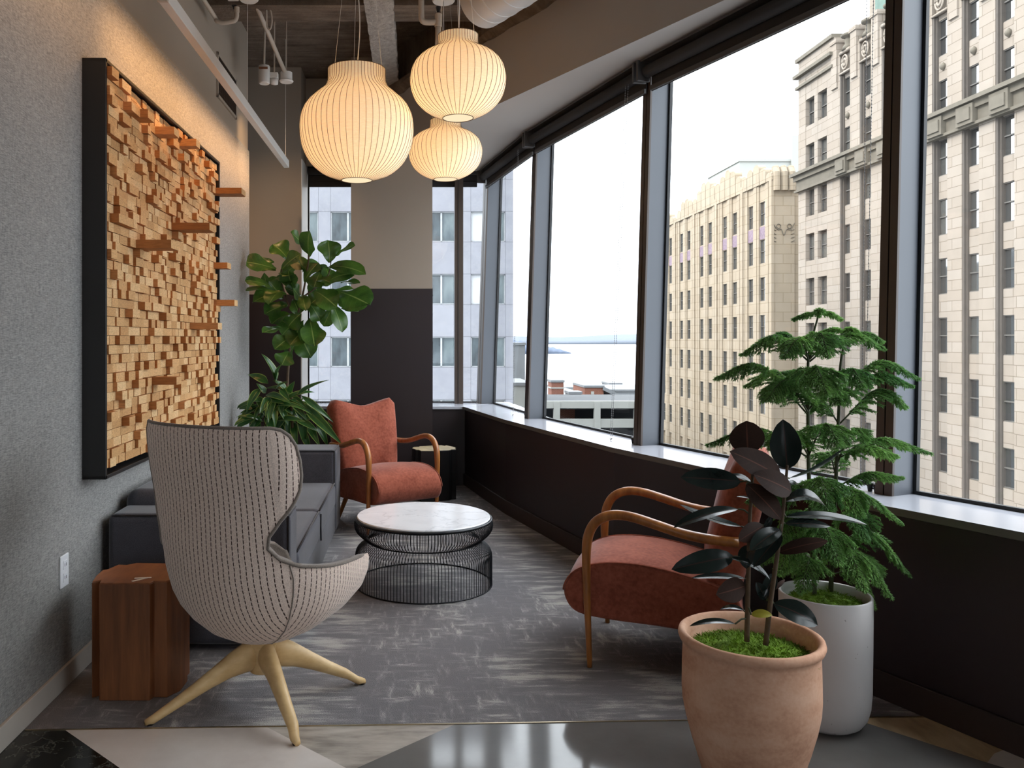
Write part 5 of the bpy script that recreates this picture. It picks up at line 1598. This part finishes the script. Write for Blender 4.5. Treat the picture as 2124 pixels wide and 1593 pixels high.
# carved swags at two corners
mb = MB()
z = 11.9
for x in (X2 + .55, X2 + 1.55):
    mb.tube([(x + .2 * math.cos(a * PI / 8), YA - .06, z + .2 * math.sin(a * PI / 8)) for a in range(17)], .035, 6)
mb.tube(spline([(X2, YA - .06, z + .3), (X2 + .45, YA - .06, z - .32), (X2 + .8, YA - .06, z - .3), (X2 + 1.05, YA - .06, z - .85), (X2 + 1.3, YA - .06, z - .3), (X2 + 1.65, YA - .06, z - .32), (X2 + 2.05, YA - .06, z + .3)], 40), .04, 6)
for x in (X2 + .02, X2 + 2.0):
    for k in range(4): mb.tube([(x, YA - .06, z - .3 - .35 * k), (x + (.3 if x < X2 + 1 else -.3), YA - .06, z - .42 - .35 * k)], .035, 5)
mb.build('carved_swags', M['dirty_stone'], t, o, smooth=True)

# pale blocks on the roofs behind
for lab, x0, x1, yy, zt in (('pale windowless rooftop block above the scalloped crown', 44.8, 70, 112.7, 26.1),):
    t = thing('rooftop_block', lab, 'building', (x0 + 5, yy + 4, 0)); o = t.location.copy()
    mb = MB(); mb.bx(x0, x1, yy, yy + 12, GZ, zt); mb.bx(x0 + 7.0, x1, yy - .5, yy + 8, GZ, zt + 3.2); mb.bx(x0 - .15, x1, yy - .15, yy + 12, zt - .3, zt); mb.build('wall', M['pale_wall'], t, o)

# ---------------------------------------------- white marble office tower, straight ahead
TY = 47.0
px2x = lambda px: (px - CX) / S * TY
py2z = lambda py: EYE - (py - CY) / S * TY
t = thing('marble_tower', 'white marble clad office tower seen through the far windows', 'building', (-4, TY + 6, GZ)); o = t.location.copy()
xr = px2x(1064.5)
pitch, ww = px2x(686 + 97) - px2x(686), px2x(757) - px2x(686)
xs0 = [px2x(686) + pitch * k for k in range(-3, 4)]
zr = [py2z(439) - (py2z(439) - py2z(569)) * k for k in range(-2, 5)]
hh = py2z(439) - py2z(501)
mb = MB(); rc = .25
zTop, xl = 22, xs0[0] - 1
mb.bx(xl, xr - .01, TY + rc, TY + 14, GZ, zTop)
prev = xl
for x in xs0:
    mb.bx(prev, x, TY, TY + rc + .05, GZ, zTop); prev = x + ww
mb.bx(prev, xr, TY, TY + 14, GZ, zTop)
for x in xs0:
    top = zTop
    for z in zr:
        mb.bx(x, x + ww, TY, TY + rc + .05, z, top); top = z - hh
    mb.bx(x, x + ww, TY, TY + rc + .05, GZ, top)
mb.build('wall', M['tower_marble'], t, o)
mb = MB()
for z in zr:
    mb.bx(xl, xr, TY - .004, TY + .01, z + .01, z + .03); mb.bx(xl, xr, TY - .004, TY + .01, z - hh - .03, z - hh - .01)
for x in xs0:
    mb.bx(x - .02, x - .005, TY - .004, TY + .01, GZ, zTop); mb.bx(x + ww + .005, x + ww + .02, TY - .004, TY + .01, GZ, zTop)
mb.build('panel_joints', M['tower_joint'], t, o)
random.seed(2)
for i, x in enumerate(xs0):
    for k, z in enumerate(zr):
        if x < -8.2 or z > 14 or z < -8: continue
        if 'tw' not in cache:
            m_ = MB(); f = .06
            m_.bx(0, f, 0, .14, 0, hh); m_.bx(ww - f, ww, 0, .14, 0, hh); m_.bx(ww / 2 - .05, ww / 2 + .05, 0, .14, 0, hh); m_.bx(0, ww, 0, .14, 0, .05); m_.bx(0, ww, 0, .14, hh - .05, hh)
            fr = m_.build('window', M['sash_white'], t); g = MB(); g.bx(.05, ww - .05, .09, .12, .04, hh - .04); gl = g.build('pane', M['tower_glass'], fr); cache['tw'] = (fr, gl)
        else:
            fr, gl = cache['tw']; fr = fr.copy(); COL.objects.link(fr); gl = gl.copy(); COL.objects.link(gl); gl.parent = fr; fr.parent = t
        fr.location = Vector((x, TY + .1, z - hh)) - o
        if i == 6 and k in (2, 3):
            b_ = MB(); b_.bx(.06, ww / 2 - .05, .07, .088, .05, hh - .05); b_.build('window_blind', M['blind_white'], fr)
        elif random.random() < .3:
            hb = hh * random.uniform(.3, .9)
            b_ = MB(); b_.bx(ww / 2 + .06, ww - .07, .07, .088, hh - hb, hh - .05); b_.build('window_blind', M['sash'], fr)

# ---------------------------------------------- parking garage and roofs by the water
GD = 150.0
gx = lambda px, D=GD: (px - CX) / S * D
gz = lambda py, D=GD: EYE - (py - CY) / S * D
t = thing('parking_garage', 'open white concrete parking garage below the sea view', 'building', (gx(1230), GD + 10, GZ)); o = t.location.copy()
xa, xb = gx(1114), gx(1420)
for py0, py1 in ((832, 847), (869, 887), (906, 924), (944, 962)):
    mb = MB(); mb.bx(xa, xb, GD, GD + .6, gz(py1), gz(py0)); mb.build('parapet', M['pre_cast'], t, o)
    mb = MB(); mb.bx(xa, xb, GD + .3, GD + 34, gz(py1) - .2, gz(py1) + .25); mb.build('deck', M['deck_dark'], t, o)
for px in (1155, 1239, 1322, 1405):
    mb = MB(); mb.bx(gx(px) - .55, gx(px) + .55, GD - .15, GD + .9, GZ, gz(834)); mb.build('post', M['pre_cast'], t, o)
mb = MB(); mb.bx(xa, xb, GD + 18, GD + 19, GZ, gz(848)); mb.build('inner_wall', M['deck_dark'], t, o)
mb = MB(); mb.bx(gx(1172), gx(1210), GD + 8, GD + 9, gz(905), gz(846)); mb.build('brick_stair', M['brick'], t, o)


def block(name, lab, px0, px1, py0, D, depth, mat, extra=None, cat='building'):
    t = thing(name, lab, cat, ((gx(px0, D) + gx(px1, D)) / 2, D + depth / 2, GZ)); o_ = t.location.copy()
    mb = MB(); mb.bx(gx(px0, D), gx(px1, D), D, D + depth, GZ, gz(py0, D)); mb.build('wall', mat, t, o_)
    mb = MB(); mb.bx(gx(px0, D) - .2, gx(px1, D) + .2, D - .2, D + depth, gz(py0, D), gz(py0, D) + .5); mb.build('roof_edge', M['roof_grey'], t, o_)
    if extra: extra(t, o_, D)
    return t


def tower_cap(t, o_, D):
    mb = MB(); mb.bx(gx(1143, D) - .1, gx(1169, D) + .1, D - .1, D + 4, gz(806, D), gz(803.5, D)); mb.build('stone_band', M['pre_cast'], t, o_)


block('brick_stair_tower', 'square red brick stair tower by the parking garage', 1144, 1169, 793, 190, 5, M['brick'], tower_cap)


def gable(t, o_, D):
    mb = MB(); x0, x1 = gx(1213, D), gx(1250, D); x2 = gx(1290, D)
    p = [(x1, gz(801, D)), (x2, gz(820, D)), (x2, gz(828, D)), (x1, gz(809, D))]
    a = [mb.vert((q[0], D - .4, q[1])) for q in p]; b = [mb.vert((q[0], D + 14, q[1])) for q in p]
    mb.face(a); mb.face(list(reversed(b)))
    for k in range(4): mb.face((a[k], b[k], b[(k + 1) % 4], a[(k + 1) % 4]))
    mb.build('sloping_roof', M['roof_grey'], t, o_)
    mb = MB(); mb.bx(gx(1226, D), gx(1232, D), D - .1, D + .1, gz(818, D), gz(812, D)); mb.build('small_sign', M['pre_cast'], t, o_)


block('brick_warehouse', 'red brick warehouse with a sloping grey roof', 1213, 1252, 804, 192, 14, M['brick'], gable)
mb = MB(); mb.bx(-44, 6.5, 66, 118, GZ, 9.2); mb.bx(-30, -6, 70, 100, 9.2, 12); tag(mb.build('unseen_reflection_block', M['roof_grey']), kind='structure')  # unseen block added to darken the reflections in the stone building's lower windows
block('grey_shed', 'grey metal rooftop shed in front of the brick warehouse', 1181, 1206, 817, 185, 5, M['roof_grey'])
block('low_roof', 'long flat pale roof behind the brick tower', 1100, 1215, 822, 215, 30, M['pre_cast'])
block('low_roof', 'dark flat roof right of the brick warehouse', 1250, 1400, 812, 200, 22, M['roof_grey'])
block('low_roof', 'small roof house on the dark flat roof', 1265, 1290, 798, 240, 10, M['roof_grey'])
block('low_roof', 'far grey quay shed along the water', 1150, 1270, 806, 300, 20, M['pre_cast'])
block('grey_block', 'hazy grey block seen between marble tower and first mullion', 1050, 1089, 716, 160, 14, M['roof_grey'])
block('pale_block', 'low pale block at the foot of the marble tower', 1040, 1100, 800, 130, 14, M['pre_cast'])

mb = MB(); mb.bx(-120, 330, 20, 330, GZ - 1, GZ); tag(mb.build('ground_city', M['asphalt']), kind='structure')
mb = MB(); mb.bx(-9000, 9000, 330, 9000, GZ - 3, GZ - 2); tag(mb.build('water_bay', M['water']), kind='structure')
# far shore and headland
mb = MB(); random.seed(6); rings = []
for k in range(160):
    x = -7000 + 15000 * k / 159
    h = 75 + 12 * math.sin(k * .21) + 8 * math.sin(k * .53 + 1) + random.uniform(-2, 2)
    rings.append([(x, 7400, GZ - 2), (x, 7500, GZ - 2 + h * .55), (x, 7800, GZ + h), (x, 8600, GZ - 2)])
mb.loft(rings, True, True); tag(mb.build('hills_far_shore', M['hill'], smooth=True), kind='structure')
mb = MB(); rings = []
for k in range(40):
    u = k / 39; px = 1040 + 146 * u
    D = 2600; h = (46 * (1 - u) ** .6 + 1) * (1 + .12 * math.sin(k * 1.7)); x = gx(px, D)
    rings.append([(x, D - 60 * (1 - u), GZ - 2), (x, D, GZ - 2 + h * .7), (x, D + 60, GZ - 2 + h), (x, D + 200 * (1 - u) + 60, GZ - 2)])
mb.loft(rings); tag(mb.build('hills_headland', M['head'], smooth=True), kind='structure')
# ================================================================ daylight, camera, view
w = bpy.data.worlds.new('overcast_sky'); SC.world = w; w.use_nodes = True
nt = w.node_tree; nt.nodes.clear()
tc = nt.nodes.new('ShaderNodeTexCoord'); sp = nt.nodes.new('ShaderNodeSeparateXYZ'); rp = nt.nodes.new('ShaderNodeValToRGB'); bg = nt.nodes.new('ShaderNodeBackground'); ou = nt.nodes.new('ShaderNodeOutputWorld')
nt.links.new(tc.outputs['Generated'], sp.inputs[0]); nt.links.new(sp.outputs[2], rp.inputs[0]); nt.links.new(rp.outputs[0], bg.inputs[0]); nt.links.new(bg.outputs[0], ou.inputs[0])
e = rp.color_ramp.elements
e[0].position = 0; e[0].color = (.76, .82, .90, 1)          # overcast sky: about two and a half times brighter overhead than at the horizon
e[1].position = .95; e[1].color = (2.2, 2.3, 2.42, 1)
m_ = e.new(.45); m_.color = (1.45, 1.53, 1.62, 1)
bg.inputs[1].default_value = SKY
Ls = bpy.data.lights.new('veiled_sun', 'SUN'); Ls.energy = SUN; Ls.angle = math.radians(14); Ls.color = (1, .93, .84)
lo = bpy.data.objects.new('veiled_sun', Ls); COL.objects.link(lo)
lo.rotation_euler = Vector((.80, .10, -.60)).to_track_quat('-Z', 'Y').to_euler()

cam = bpy.data.cameras.new('camera'); co = bpy.data.objects.new('camera', cam); COL.objects.link(co)
cam.sensor_fit = 'HORIZONTAL'; cam.sensor_width = 36; cam.lens = 36 * S / 2124
cam.shift_x = (1062 - CX) / 2124; cam.shift_y = -(796.5 - CY) / 2124
cam.clip_start = .05; cam.clip_end = 30000
co.location = (0, 0, EYE); co.rotation_euler = (math.radians(90), 0, 0)
SC.camera = co
SC.view_settings.view_transform = 'Standard'; SC.view_settings.look = 'None'
SC.view_settings.gamma = 1; SC.view_settings.use_curve_mapping = False
SC.view_settings.exposure = EXPO
cy = SC.cycles
cy.use_denoising = True
cy.max_bounces = 10; cy.diffuse_bounces = 6; cy.glossy_bounces = 4; cy.transparent_max_bounces = 16; cy.transmission_bounces = 6
cy.sample_clamp_indirect = 6
cy.caustics_reflective = False; cy.caustics_refractive = False
